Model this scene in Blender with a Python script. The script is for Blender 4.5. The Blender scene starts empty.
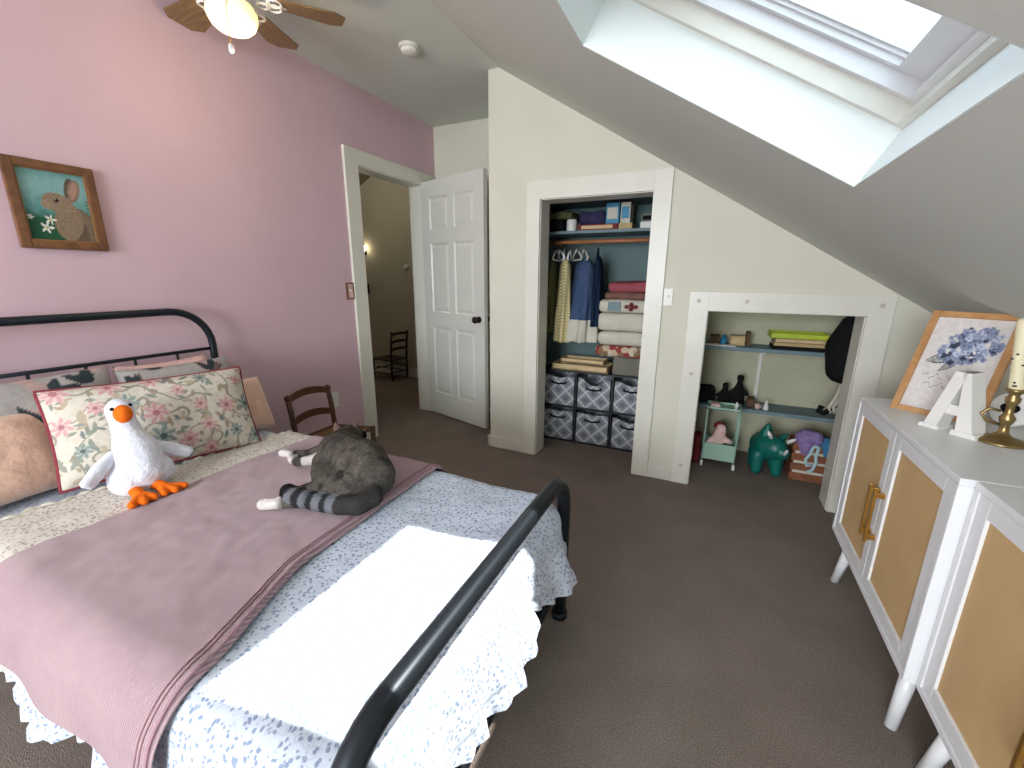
import bpy, bmesh, math, random
from mathutils import Vector as V, Matrix as M, noise as MN
random.seed(7)
PI = math.pi
COL = bpy.context.scene.collection

# ------------------------------------------------------------------ colours / materials
def L(c):
    return c/12.92 if c <= .04045 else ((c+.055)/1.055)**2.4
def C(r, g, b):
    return (L(r/255), L(g/255), L(b/255), 1)
def C3(r, g, b):
    return V((L(r/255), L(g/255), L(b/255)))

class NT:
    def __init__(s, name):
        s.m = bpy.data.materials.new(name); s.m.use_nodes = True
        s.t = s.m.node_tree; s.t.nodes.clear()
        s.out = s.n('ShaderNodeOutputMaterial')
        s.p = s.n('ShaderNodeBsdfPrincipled')
        s.l(s.p.outputs[0], s.out.inputs[0])
        s._co = None
    def n(s, t, **k):
        o = s.t.nodes.new(t)
        for a, b in k.items(): setattr(o, a, b)
        return o
    def l(s, a, b): s.t.links.new(a, b)
    def co(s):
        if not s._co: s._co = s.n('ShaderNodeTexCoord').outputs['Object']
        return s._co
    def mapping(s, scale=(1, 1, 1), rot=(0, 0, 0)):
        o = s.n('ShaderNodeMapping'); o.inputs['Scale'].default_value = scale; o.inputs['Rotation'].default_value = rot
        s.l(s.co(), o.inputs[0]); return o.outputs[0]
    def noise(s, scale, detail=3, co=None, rough=.5):
        o = s.n('ShaderNodeTexNoise'); o.inputs['Scale'].default_value = scale; o.inputs['Detail'].default_value = detail
        o.inputs['Roughness'].default_value = rough
        s.l(co or s.co(), o.inputs['Vector']); return o.outputs[0]
    def voro(s, scale, co=None, feature='F1', rnd=1.0):
        o = s.n('ShaderNodeTexVoronoi', feature=feature); o.inputs['Scale'].default_value = scale
        o.inputs['Randomness'].default_value = rnd
        s.l(co or s.co(), o.inputs['Vector']); return o
    def wave(s, scale, dist=0, co=None, prof='SIN', dirn='X'):
        o = s.n('ShaderNodeTexWave', wave_profile=prof, bands_direction=dirn); o.inputs['Scale'].default_value = scale
        o.inputs['Distortion'].default_value = dist
        s.l(co or s.co(), o.inputs['Vector']); return o.outputs['Fac']
    def ramp(s, fac, stops, interp='LINEAR'):
        o = s.n('ShaderNodeValToRGB'); e = o.color_ramp.elements; o.color_ramp.interpolation = interp
        while len(e) < len(stops): e.new(.5)
        for q, (p, c) in zip(e, stops): q.position = p; q.color = c
        s.l(fac, o.inputs[0]); return o.outputs[0]
    def mix(s, fac, a, b, mode='MIX'):
        o = s.n('ShaderNodeMix', data_type='RGBA', blend_type=mode)
        for i, v in ((0, fac), (6, a), (7, b)):
            if hasattr(v, 'links') or hasattr(v, 'is_linked'): s.l(v, o.inputs[i])
            else: o.inputs[i].default_value = v
        return o.outputs[2]
    def base(s, v):
        if isinstance(v, tuple): s.p.inputs['Base Color'].default_value = v
        else: s.l(v, s.p.inputs['Base Color'])
        return s
    def bump(s, h, strength=.3, dist=.01):
        o = s.n('ShaderNodeBump'); o.inputs['Strength'].default_value = strength; o.inputs['Distance'].default_value = dist
        s.l(h, o.inputs['Height']); s.l(o.outputs[0], s.p.inputs['Normal']); return s
    def set(s, **k):
        for a, b in k.items(): s.p.inputs[a.replace('_', ' ')].default_value = b
        return s

def plain(name, c, rough=.55, metal=0, var=.08, vs=9, bs=None, bstr=.2, spec=.5, sheen=0):
    n = NT(name)
    f = n.noise(vs, 4)
    d = tuple(x*(1-var) for x in c[:3])+(1,)
    e = tuple(min(1, x*(1+var)) for x in c[:3])+(1,)
    n.base(n.ramp(f, [(.3, d), (.7, e)]))
    n.set(Roughness=rough, Metallic=metal)
    n.p.inputs['Specular IOR Level'].default_value = spec
    if sheen: n.p.inputs['Sheen Weight'].default_value = sheen
    if bs: n.bump(n.noise(bs, 3), bstr, .004)
    return n.m

MT = {}
MT['pink_wall'] = plain('pink_wall_paint', C(212, 181, 190), .75, var=.03, vs=3, bs=120, bstr=.05)
MT['cream_wall'] = plain('cream_wall_paint', C(214, 212, 196), .75, var=.03, vs=3, bs=120, bstr=.05)
MT['ceiling'] = plain('ceiling_paint', C(210, 213, 204), .8, var=.02, vs=2, bs=90, bstr=.05)
MT['shaft'] = plain('skylight_shaft_paint', C(226, 232, 228), .6, var=.02, vs=3)
MT['trim'] = plain('white_trim_paint', C(222, 220, 208), .35, var=.03, vs=6)
MT['knot'] = plain('filled_knot_paint', C(190, 186, 172), .5)
MT['door'] = plain('white_door_paint', C(216, 216, 208), .28, var=.02, vs=5)
MT['teal_wall'] = plain('grey_teal_closet_paint', C(104, 126, 126), .8, var=.05, vs=4)
MT['cubby_wall'] = plain('cubby_cream_paint', C(190, 187, 160), .8, var=.05, vs=4)
MT['hall_wall'] = plain('hall_olive_paint', C(186, 182, 160), .8, var=.03, vs=3)
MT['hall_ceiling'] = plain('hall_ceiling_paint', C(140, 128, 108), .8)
MT['white_lac'] = plain('white_lacquer', C(232, 233, 234), .3, var=.02, vs=4)
MT['white'] = plain('white_matte', C(230, 228, 222), .6, var=.02)
MT['plastic'] = plain('white_plastic', C(228, 226, 218), .35, var=.02)
MT['black_metal'] = plain('black_metal', C(38, 44, 50), .36, .5, var=.1)
MT['black'] = plain('black_fabric', C(20, 20, 22), .85, var=.2, vs=20, spec=.2)
MT['black_lam'] = plain('black_laminate', C(18, 19, 24), .5, var=.1)
MT['brass'] = plain('brushed_brass', C(196, 152, 78), .3, .9, var=.08, vs=30)
MT['dark_brass'] = plain('aged_brass', C(150, 128, 84), .32, .9, var=.2, vs=30)
MT['bronze'] = plain('dark_bronze', C(42, 34, 28), .35, .7)
MT['grey_glass'] = plain('clear_sill', C(200, 200, 200), .3)
MT['shelf_grey'] = plain('blue_grey_shelf_paint', C(112, 134, 142), .6, var=.05)
MT['peach_fur'] = plain('peach_fluffy_fabric', C(222, 184, 164), .95, var=.14, vs=16, bs=60, bstr=.9, spec=.1, sheen=.4)
MT['mattress'] = plain('white_mattress_ticking', C(214, 212, 208), .9)
MT['goose'] = plain('white_plush', C(226, 228, 238), .95, var=.05, vs=40, bs=90, bstr=.8, spec=.1, sheen=.3)
MT['orange'] = plain('orange_felt', C(240, 112, 28), .85, var=.08, vs=30, bs=120, bstr=.4, spec=.1)
MT['mint'] = plain('mint_paint', C(158, 190, 172), .5)
MT['rhino'] = plain('teal_vinyl', C(10, 104, 94), .38, var=.1, vs=6)
MT['red'] = plain('dark_red', C(120, 26, 34), .7)
MT['blue'] = plain('bright_blue', C(36, 130, 170), .5)
MT['lime'] = plain('lime_plastic', C(188, 204, 44), .45)
MT['tan'] = plain('tan_card', C(190, 164, 118), .8, var=.1)
MT['tan_wood'] = plain('pale_bare_wood', C(206, 180, 134), .6, var=.12, vs=14)
MT['brown'] = plain('brown_card', C(92, 66, 44), .8)
MT['pinkp'] = plain('pink_plush', C(222, 186, 180), .95, var=.15, vs=30, spec=.1)
MT['candle'] = plain('ivory_wax', C(232, 222, 186), .5, var=.03)

def wood(name, a, b, scale=(4, 40, 40), rough=.45):
    n = NT(name); co = n.mapping(scale)
    f = n.noise(1.6, 6, co, .6)
    n.base(n.ramp(f, [(.3, a), (.7, b)])); n.set(Roughness=rough); n.bump(f, .12, .003)
    return n.m
MT['chair_wood'] = wood('dark_stained_wood', C(58, 32, 18), C(98, 58, 32), (30, 30, 4))
MT['hall_wood'] = wood('dark_wood', C(30, 20, 15), C(60, 38, 26), (30, 30, 4))
MT['frame_wood'] = wood('walnut_frame_wood', C(84, 52, 30), C(132, 88, 54), (12, 12, 12), .35)
MT['lip'] = wood('worn_gilt_wood', C(120, 82, 46), C(150, 108, 62), (14, 14, 14), .4)
MT['oak'] = wood('oak_frame_wood', C(176, 126, 78), C(206, 158, 106), (14, 14, 14), .45)
MT['blade'] = wood('brown_oak_blade', C(98, 76, 48), C(144, 116, 78), (5, 45, 5), .5)
MT['crate'] = wood('reddish_crate_wood', C(108, 62, 38), C(150, 92, 60), (8, 40, 40), .6)
MT['rod'] = wood('wooden_rod', C(150, 92, 56), C(184, 122, 78), (6, 30, 30), .5)

def m_carpet():
    n = NT('brown_carpet')
    f = n.noise(220, 3, rough=.7); g = n.noise(5, 3)
    c = n.ramp(f, [(.3, C(100, 90, 83)), (.5, C(130, 118, 109)), (.72, C(164, 151, 140))])
    n.base(n.mix(.22, c, n.ramp(g, [(.35, C(106, 95, 88)), (.65, C(142, 130, 121))])))
    n.set(Roughness=1); n.p.inputs['Specular IOR Level'].default_value = .05
    n.bump(n.noise(300, 2), .6, .006); return n.m
MT['carpet'] = m_carpet()

def m_quilt(name, bg, a, b):
    n = NT(name)
    w = n.noise(16, 2)
    vm = n.n('ShaderNodeVectorMath', operation='ADD')
    sc = n.n('ShaderNodeVectorMath', operation='SCALE'); sc.inputs['Scale'].default_value = .02
    nz = n.n('ShaderNodeTexNoise'); nz.inputs['Scale'].default_value = 28
    n.l(n.co(), nz.inputs['Vector']); n.l(nz.outputs['Color'], sc.inputs[0])
    n.l(n.co(), vm.inputs[0]); n.l(sc.outputs[0], vm.inputs[1])
    v = n.voro(88, vm.outputs[0]); v2 = n.voro(46, vm.outputs[0], 'DISTANCE_TO_EDGE')
    c = n.ramp(v.outputs['Distance'], [(.28, a), (.40, bg)])
    d = n.ramp(v2.outputs['Distance'], [(.02, (.5, .5, .5, 1)), (.05, (0, 0, 0, 1))])
    m = n.n('ShaderNodeMath', operation='MULTIPLY'); n.l(d, m.inputs[0]); n.l(n.ramp(w, [(.45, (0, 0, 0, 1)), (.55, (1, 1, 1, 1))]), m.inputs[1])
    n.base(n.mix(m.outputs[0], c, b))
    n.set(Roughness=.95); n.p.inputs['Specular IOR Level'].default_value = .1
    n.bump(n.noise(34, 3), .35, .006); return n.m
MT['quilt'] = m_quilt('skylit_sprigged_quilt_cotton', C(206, 214, 227), C(140, 154, 180), C(176, 186, 202))  # white cotton with the skylight's bluish tint put into its colour
MT['quilt_warm_lit'] = m_quilt('warm_lit_sprigged_quilt_cotton', C(220, 214, 204), C(164, 156, 148), C(190, 182, 172))  # same cotton, beige of the warm light put into its colour

def m_throw():
    n = NT('dusty_pink_ribbed_knit')
    w = n.wave(55, 1.2, None, 'SIN', 'X'); g = n.noise(7, 3)
    c = n.ramp(w, [(.2, C(158, 132, 138)), (.8, C(188, 162, 166))])
    n.base(n.mix(.3, c, n.ramp(g, [(.3, C(164, 136, 144)), (.7, C(190, 164, 168))])))
    n.set(Roughness=1); n.p.inputs['Specular IOR Level'].default_value = .05; n.p.inputs['Sheen Weight'].default_value = .2
    n.bump(w, .5, .004); return n.m
MT['throw'] = m_throw()
MT['throw_stripe'] = plain('rose_pink_stripe_knit', C(168, 132, 140), 1, spec=.05)

def m_rattan():
    n = NT('woven_rattan')
    a = n.wave(70, .3, None, 'SIN', 'Z'); b = n.wave(70, .3, None, 'SIN', 'Y'); g = n.noise(9, 3)
    m = n.n('ShaderNodeMath', operation='MULTIPLY'); n.l(a, m.inputs[0]); n.l(b, m.inputs[1])
    c = n.ramp(m.outputs[0], [(.0, C(192, 158, 110)), (.6, C(220, 188, 136))])
    n.base(n.mix(.3, c, n.ramp(g, [(.3, C(190, 156, 108)), (.7, C(218, 186, 132))])))
    n.set(Roughness=.7); n.bump(m.outputs[0], .3, .002); return n.m
MT['rattan'] = m_rattan()

def m_vcol(name, rough=.8, bs=None, bstr=.3, spec=.2, sheen=0):
    n = NT(name)
    a = n.n('ShaderNodeVertexColor', layer_name='Col')
    g = n.noise(60, 3)
    n.base(n.mix(.35, a.outputs[0], n.ramp(g, [(.3, (.55, .55, .55, 1)), (.7, (1, 1, 1, 1))]), 'MULTIPLY'))
    n.set(Roughness=rough); n.p.inputs['Specular IOR Level'].default_value = spec
    if sheen: n.p.inputs['Sheen Weight'].default_value = sheen
    if bs: n.bump(n.noise(bs, 3), bstr, .004)
    return n.m
MT['vcloth'] = m_vcol('printed_cloth', .95, 70, .25, .1)
MT['vpaint'] = m_vcol('painted_canvas', .55, 130, .15, .3)
MT['vfur'] = m_vcol('tabby_fur', .95, 150, 1.0, .05)

def m_lattice():
    n = NT('grey_trellis_fabric')
    co = n.mapping((1, 0, 1), (0, PI/4, 0))
    v = n.voro(12, co, 'DISTANCE_TO_EDGE', 0.0)
    w = n.voro(12, co, 'F1', 0.0)
    c = n.ramp(v.outputs['Distance'], [(.05, C(190, 193, 198)), (.10, C(112, 116, 124))])
    d = n.ramp(w.outputs['Distance'], [(.20, C(96, 100, 108)), (.26, C(190, 193, 198))])
    n.base(n.mix(.22, c, d)); n.set(Roughness=.9); return n.m
MT['lattice'] = m_lattice()

def m_plaid(name, bg, a, b, scale=26):
    n = NT(name)
    w1 = n.wave(scale, 0, None, 'SIN', 'Z'); w2 = n.wave(scale, 0, None, 'SIN', 'DIAGONAL')
    c = n.mix(n.ramp(w1, [(.55, (0, 0, 0, 1)), (.75, (1, 1, 1, 1))]), bg, a)
    n.base(n.mix(n.ramp(w2, [(.6, (0, 0, 0, 1)), (.8, (.8, .8, .8, 1))]), c, b)); n.set(Roughness=.9); return n.m
MT['plaid'] = m_plaid('yellow_plaid_cotton', C(206, 190, 130), C(150, 130, 80), C(222, 212, 176))
MT['patch'] = None
def m_patch():
    n = NT('patchwork_cotton'); v = n.voro(26, None, 'F1', .9)
    n.base(n.ramp(v.outputs['Color'], [(.1, C(196, 176, 150)), (.35, C(140, 110, 84)), (.5, C(206, 196, 178)), (.62, C(150, 60, 56)), (.8, C(178, 168, 150))], 'CONSTANT'))
    n.set(Roughness=.95); return n.m
MT['patch'] = m_patch()
MT['navy'] = plain('navy_denim', C(66, 84, 116), .9, var=.15, vs=40, spec=.1)
MT['dnavy'] = plain('dark_navy_cotton', C(30, 44, 66), .9, var=.15, vs=40, spec=.1)
MT['olive'] = plain('olive_cloth', C(96, 100, 66), .9, var=.2, vs=30, spec=.1)
MT['whitecloth'] = plain('white_cotton', C(206, 202, 188), .95, var=.06, vs=20, bs=30, bstr=.3, spec=.1)
MT['mauve'] = plain('rose_cloth', C(158, 84, 92), .95, var=.12, vs=16, spec=.1)
MT['puce'] = plain('brown_pink_cloth', C(124, 88, 80), .95, var=.2, vs=26, spec=.1)
MT['purple'] = plain('dark_purple_cloth', C(58, 54, 84), .95, var=.3, vs=24, spec=.1)
MT['lilac'] = plain('lilac_plush', C(142, 120, 168), .95, var=.25, vs=34, bs=50, bstr=.6, spec=.1)
MT['skyplush'] = plain('sky_blue_plush', C(70, 128, 168), .95, var=.2, vs=30, bs=50, bstr=.6, spec=.1)
MT['ribbon'] = plain('pale_blue_ribbon', C(176, 206, 214), .8)
MT['greybox'] = plain('grey_felt', C(118, 116, 106), .9)
MT['amber_lit_wall'] = plain('amber_glow_wall_colour', C(196, 140, 88), .8)  # orange lamp glow put into the wall's colour
MT['pipe'] = plain('wine_red_piping', C(132, 50, 62), .9)

def m_emit(name, c, s):
    n = NT(name); f = n.noise(4, 2)
    e = n.p; e.inputs['Base Color'].default_value = (.9, .85, .7, 1)
    n.l(n.ramp(f, [(.2, tuple(x*.9 for x in c[:3])+(1,)), (.8, c)]), e.inputs['Emission Color'])
    e.inputs['Emission Strength'].default_value = s; return n.m
def m_globe():
    n = NT('warm_lit_frosted_glass'); sx = n.n('ShaderNodeSeparateXYZ'); n.l(n.co(), sx.inputs[0])
    mr = n.n('ShaderNodeMapRange'); mr.inputs[1].default_value = -.30; mr.inputs[2].default_value = -.19; n.l(sx.outputs[2], mr.inputs[0])
    n.base((.9, .85, .7, 1)); n.set(Roughness=.4)
    n.l(n.ramp(mr.outputs[0], [(.1, (1.0, .93, .74, 1)), (.45, (1.0, .74, .26, 1)), (1, (.75, .52, .16, 1))]), n.p.inputs['Emission Color'])
    n.p.inputs['Emission Strength'].default_value = 1.25; return n.m
MT['globe'] = m_globe()
MT['sconce'] = m_emit('bright_bulb_glass', (1, .86, .6, 1), 9)

def m_glass():
    n = NT('skylight_glass')
    t = n.n('ShaderNodeBsdfTransparent'); t.inputs[0].default_value = (.96, .985, 1, 1)
    g = n.n('ShaderNodeBsdfGlossy'); g.inputs['Roughness'].default_value = .03
    x = n.n('ShaderNodeMixShader'); x.inputs[0].default_value = .05; n.l(t.outputs[0], x.inputs[1]); n.l(g.outputs[0], x.inputs[2])
    n.l(x.outputs[0], n.out.inputs[0]); return n.m
MT['glass'] = m_glass()

# ------------------------------------------------------------------ mesh helpers
def bx(bm, x0, x1, y0, y1, z0, z1, bev=0, mi=0, seg=2):
    r = bmesh.ops.create_cube(bm, size=1)
    vs = r['verts']
    for v in vs: v.co = V(((x0+x1)/2+v.co.x*(x1-x0), (y0+y1)/2+v.co.y*(y1-y0), (z0+z1)/2+v.co.z*(z1-z0)))
    fs = {f for v in vs for f in v.link_faces}
    for f in fs: f.material_index = mi
    if bev:
        es = {e for v in vs for e in v.link_edges}
        r2 = bmesh.ops.bevel(bm, geom=list(es), offset=bev, segments=seg, profile=.6, affect='EDGES')
        for f in r2['faces']: f.material_index = mi
    return vs

def obx(bm, c, size, mat3=None, bev=0, mi=0):
    """oriented box"""
    a = bmesh.new(); bx(a, -size[0]/2, size[0]/2, -size[1]/2, size[1]/2, -size[2]/2, size[2]/2, bev, mi)
    m = (mat3.to_4x4() if mat3 else M.Identity(4)); m = M.Translation(V(c)) @ m
    bmesh.ops.transform(a, matrix=m, verts=a.verts)
    merge(bm, a)

def merge(bm, a):
    me = bpy.data.meshes.new('tmp'); a.to_mesh(me); a.free(); bm.from_mesh(me); bpy.data.meshes.remove(me)

def tube(bm, pts, r, seg=12, closed=False, cap=True, mi=0):
    pts = [V(p) for p in pts]; n = len(pts)
    rs = r if isinstance(r, (list, tuple)) else [r]*n
    rings = []; up = None
    for i, p in enumerate(pts):
        if closed: t = (pts[(i+1) % n]-pts[i-1])
        elif i == 0: t = pts[1]-pts[0]
        elif i == n-1: t = pts[-1]-pts[-2]
        else: t = (pts[i+1]-p).normalized()+(p-pts[i-1]).normalized()
        t.normalize()
        if up is None:
            up = V((0, 0, 1)) if abs(t.z) < .9 else V((1, 0, 0))
        s = up.cross(t); s.normalize(); up = t.cross(s); up.normalize()
        rings.append([bm.verts.new(p+(s*math.cos(a)+up*math.sin(a))*rs[i]) for a in [2*PI*k/seg for k in range(seg)]])
    for i in range(n if closed else n-1):
        A, B = rings[i], rings[(i+1) % n]
        for k in range(seg):
            f = bm.faces.new((A[k], A[(k+1) % seg], B[(k+1) % seg], B[k])); f.smooth = True; f.material_index = mi
    if cap and not closed:
        bm.faces.new(rings[0][::-1]).material_index = mi; bm.faces.new(rings[-1]).material_index = mi

def arc(c, a, b, r, n=8):
    """points c + r*(cos t a + sin t b), t 0..90deg"""
    return [V(c)+V(a)*(r*math.cos(PI/2*k/n))+V(b)*(r*math.sin(PI/2*k/n)) for k in range(n+1)]

def lathe(bm, prof, c=(0, 0, 0), seg=24, mi=0):
    rings = []
    for r, z in prof:
        rings.append([bm.verts.new((c[0]+max(r, 1e-5)*math.cos(2*PI*k/seg), c[1]+max(r, 1e-5)*math.sin(2*PI*k/seg), c[2]+z)) for k in range(seg)])
    for A, B in zip(rings, rings[1:]):
        for k in range(seg):
            f = bm.faces.new((A[k], A[(k+1) % seg], B[(k+1) % seg], B[k])); f.smooth = True; f.material_index = mi
    bm.faces.new(rings[0][::-1]).material_index = mi; bm.faces.new(rings[-1]).material_index = mi

def prism(bm, poly, o, ex, ey, th, mi=0):
    """poly (2d list) in plane o + a*ex + b*ey, extruded by vector th"""
    o, ex, ey, th = V(o), V(ex), V(ey), V(th)
    A = [bm.verts.new(o+ex*a+ey*b) for a, b in poly]; B = [bm.verts.new(v.co+th) for v in A]
    fs = [bm.faces.new(A[::-1]), bm.faces.new(B)]
    n = len(A)
    for i in range(n): fs.append(bm.faces.new((A[i], A[(i+1) % n], B[(i+1) % n], B[i])))
    for f in fs: f.material_index = mi

def grid(bm, nu, nv, fn, smooth=True, mi=0, col=None):
    if col: ly = bm.verts.layers.float_color.get('Col') or bm.verts.layers.float_color.new('Col')
    vs = [[bm.verts.new(fn(i/nu, j/nv)) for j in range(nv+1)] for i in range(nu+1)]
    if col:
        for i in range(nu+1):
            for j in range(nv+1):
                c = col(i/nu, j/nv); vs[i][j][ly] = (c[0], c[1], c[2], 1)
    for i in range(nu):
        for j in range(nv):
            f = bm.faces.new((vs[i][j], vs[i+1][j], vs[i+1][j+1], vs[i][j+1])); f.smooth = smooth; f.material_index = mi
    return vs

def obj(name, bm, m, parent=None, recentre=True):
    bmesh.ops.recalc_face_normals(bm, faces=bm.faces)
    me = bpy.data.meshes.new(name); bm.to_mesh(me); bm.free()
    for q in (m if isinstance(m, (list, tuple)) else [m]): me.materials.append(MT[q] if isinstance(q, str) else q)
    o = bpy.data.objects.new(name, me); COL.objects.link(o)
    if parent: o.parent = parent
    elif recentre:
        xs = [v.co for v in me.vertices]
        c = V(((min(v.x for v in xs)+max(v.x for v in xs))/2, (min(v.y for v in xs)+max(v.y for v in xs))/2, min(v.z for v in xs)))
        me.transform(M.Translation(-c)); o.location = c
    return o

def thing(name, label, cat, loc=(0, 0, 0), rz=0, group=None):
    o = bpy.data.objects.new(name, None); COL.objects.link(o); o.empty_display_size = .05
    o.location = loc; o.rotation_euler = (0, 0, rz); o['label'] = label; o['category'] = cat
    if group: o['group'] = group
    return o
def tag(o, label, cat, group=None):
    o['label'] = label; o['category'] = cat
    if group: o['group'] = group
    return o
def struct(name, bm, m, parent=None):
    o = obj(name, bm, m, parent, recentre=False)
    if not parent: o['kind'] = 'structure'
    return o
def dup(root, loc, rz, label=None, group=None):
    r = root.copy(); COL.objects.link(r); r.location = loc; r.rotation_euler = (0, 0, rz)
    if label: r['label'] = label
    if group: r['group'] = group
    for ch in list(root.children):
        c = ch.copy(); COL.objects.link(c); c.parent = r
        for g in ch.children:
            d = g.copy(); COL.objects.link(d); d.parent = c
    return r
B = bmesh.new

def blob(name, chains, voxel, mat, parent=None, colfn=None, smooth=5, ell=None):
    """one continuous surface grown around chains of (points, radii)"""
    bm = B(); samples = []
    for ci, (pts, rs) in enumerate(chains):
        pts = [V(p) for p in pts]; tot = len(pts)-1
        for i in range(max(tot, 1)):
            a, b = pts[i], pts[min(i+1, tot)]; ra, rb = rs[i], rs[min(i+1, tot)]
            n = max(2, int((b-a).length/(.35*min(ra, rb)))+1)
            for k in range(n+1):
                t = k/n; p = a.lerp(b, t); r = ra+(rb-ra)*t
                samples.append((p, r, ci, (i+t)/max(tot, 1)))
    for p, r, ci, t in samples:
        bmesh.ops.create_icosphere(bm, subdivisions=2, radius=r, matrix=M.Translation(p))
    if ell:
        for c, s, rot in ell:
            bmesh.ops.create_icosphere(bm, subdivisions=3, radius=1, matrix=M.Translation(V(c)) @ rot.to_4x4() @ M.Diagonal((*s, 1)))
    me = bpy.data.meshes.new('tmpblob'); bm.to_mesh(me); bm.free()
    t = bpy.data.objects.new('tmpblob', me); COL.objects.link(t)
    r = t.modifiers.new('r', 'REMESH'); r.mode = 'VOXEL'; r.voxel_size = voxel
    s = t.modifiers.new('s', 'SMOOTH'); s.iterations = smooth; s.factor = .5
    dg = bpy.context.evaluated_depsgraph_get(); dg.update()
    nm = bpy.data.meshes.new_from_object(t.evaluated_get(dg)); nm.name = name
    bpy.data.objects.remove(t); bpy.data.meshes.remove(me)
    for p in nm.polygons: p.use_smooth = True
    if colfn:
        at = nm.attributes.new('Col', 'FLOAT_COLOR', 'POINT')
        for i, v in enumerate(nm.vertices):
            best = min(samples, key=lambda q: (v.co-q[0]).length-q[1])
            c = colfn(v.co, best[2], best[3]); at.data[i].color = (c[0], c[1], c[2], 1)
    nm.materials.clear(); nm.materials.append(MT[mat])
    o = bpy.data.objects.new(name, nm); COL.objects.link(o)
    if parent: o.parent = parent
    return o

def sm(a, b, x):
    t = max(0, min(1, (x-a)/(b-a))); return t*t*(3-2*t)

# ------------------------------------------------------------------ room constants
YC, YB, H, XF = 2.649, 3.366, 2.48, .994
TH = .15
def slz(x): return H if x < XF else 3.088-.6118*x
TV = V((.853, 0, -.522)); NV = V((.522, 0, .853))         # down the slope / outward normal

# floor
bm = B(); bx(bm, -3.2, 3.6, -3.1, 5.0, -.06, 0); struct('floor', bm, 'carpet')
# pink wall with doorway
DY0, DY1, DZ = 2.43, 3.16, 1.985
bm = B()
bx(bm, -.12, 0, -3.0, DY0, 0, H); bx(bm, -.12, 0, DY0, DY1, DZ, H); bx(bm, -.12, 0, DY1, 3.48, 0, H)
struct('wall_left', bm, 'pink_wall')
# cream wall behind the door
bm = B(); bx(bm, 0, .93, YB, YB+.1, 0, H); struct('wall_back', bm, 'cream_wall')
# return wall of the closet
bm = B(); bx(bm, .9215, 1.10, YC+TH, YB+.1, 0, H-.005); struct('wall_return', bm, 'cream_wall')
# closet wall with its two openings
CX0, CX1, CZ = 1.288, 1.969, 1.7127
KX0, KX1, KZ = 2.313, 3.024, 1.066
bm = B()
def col_(x0, x1, z0):
    prism(bm, [(x0, z0), (x1, z0), (x1, slz(x1)), (x0, slz(x0))], (0, YC, 0), (1, 0, 0), (0, 0, 1), (0, TH, 0))
for a, b, z in ((.9215, XF, 0), (XF, CX0, 0), (CX0, CX1, CZ), (CX1, KX0, 0), (KX0, KX1, KZ), (KX1, 3.46, 0)): col_(a, b, z)
struct('wall_closet', bm, 'cream_wall')
# knee wall, rear wall
bm = B(); bx(bm, 3.40, 3.5, -3.1, YB+.2, 0, slz(3.40)+.02); struct('wall_right', bm, 'cream_wall')
bm = B(); bx(bm, -.12, 3.5, -3.1, -3.0, 0, H); struct('wall_rear', bm, 'cream_wall')
# ceilings
bm = B(); bx(bm, -.12, XF, -3.1, YB+.1, H, H+.06); struct('ceiling', bm, 'ceiling')
SX0, SX1, SY0, SY1 = 1.885, 2.642, .725, 1.468
bm = B()
def slab(x0, x1, y0, y1):
    prism(bm, [(x0, slz(x0)), (x1, slz(x1)), (x1+.12*NV.x, slz(x1)+.12*NV.z), (x0+.12*NV.x, slz(x0)+.12*NV.z)], (0, y0, 0), (1, 0, 0), (0, 0, 1), (0, y1-y0, 0))
XA = XF+1e-4
slab(XA, SX0, -3.1, YB+.3); slab(SX1, 3.55, -3.1, YB+.3); slab(SX0, SX1, -3.1, SY0); slab(SX0, SX1, SY1, YB+.3)
struct('ceiling_slope', bm, 'ceiling')

# skylight: shaft, frame, sash, pane ------------------------------------------------
O = V((SX0, 0, slz(SX0))); SL = (SX1-SX0)/TV.x
def sp(s, y, n): return O+TV*s+V((0, y, 0))+NV*n
def sbox(bm, s0, s1, y0, y1, n0, n1, bev=0):
    obx(bm, sp((s0+s1)/2, (y0+y1)/2, (n0+n1)/2), (s1-s0, y1-y0, n1-n0), M((TV, V((0, 1, 0)), NV)).transposed(), bev)
def ring(bm, s0, s1, y0, y1, w, n0, n1, wl=None, wh=None):
    wl = wl or w; wh = wh or w
    sbox(bm, s0, s0+wh, y0, y1, n0, n1); sbox(bm, s1-wl, s1, y0, y1, n0, n1)
    sbox(bm, s0+wh, s1-wl, y0, y0+w, n0, n1); sbox(bm, s0+wh, s1-wl, y1-w, y1, n0, n1)
bm = B(); ring(bm, .0006, SL-.0006, SY0+.0006, SY1-.0006, .004, .0006, .30); struct('trim_1', bm, 'shaft')
w1 = bpy.data.objects.new('window_1', None); COL.objects.link(w1); w1['kind'] = 'structure'
bm = B(); ring(bm, .0046, SL-.0046, SY0+.0046, SY1-.0046, .018, .146, .30); obj('window_frame', bm, 'trim', w1)
bm = B(); ring(bm, .022, SL-.022, SY0+.022, SY1-.022, .018, .192, .30); obj('inner_frame', bm, 'white_lac', w1)
bm = B(); ring(bm, .038, SL-.030, SY0+.032, SY1-.032, .026, .228, .30, .076, .222)  # head rail widened out of view to block sun and shape its patch
sbox(bm, .260, SL-.098, SY1-.066, SY1-.056, .242, .262)
sbox(bm, .260, SL-.098, SY1-.074, SY1-.064, .250, .262)
sash = obj('sash', bm, 'white_lac', w1)
bm = B(); sbox(bm, .250, SL-.100, SY0+.054, SY1-.054, .262, .268); obj('pane', bm, 'glass', w1)

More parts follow.
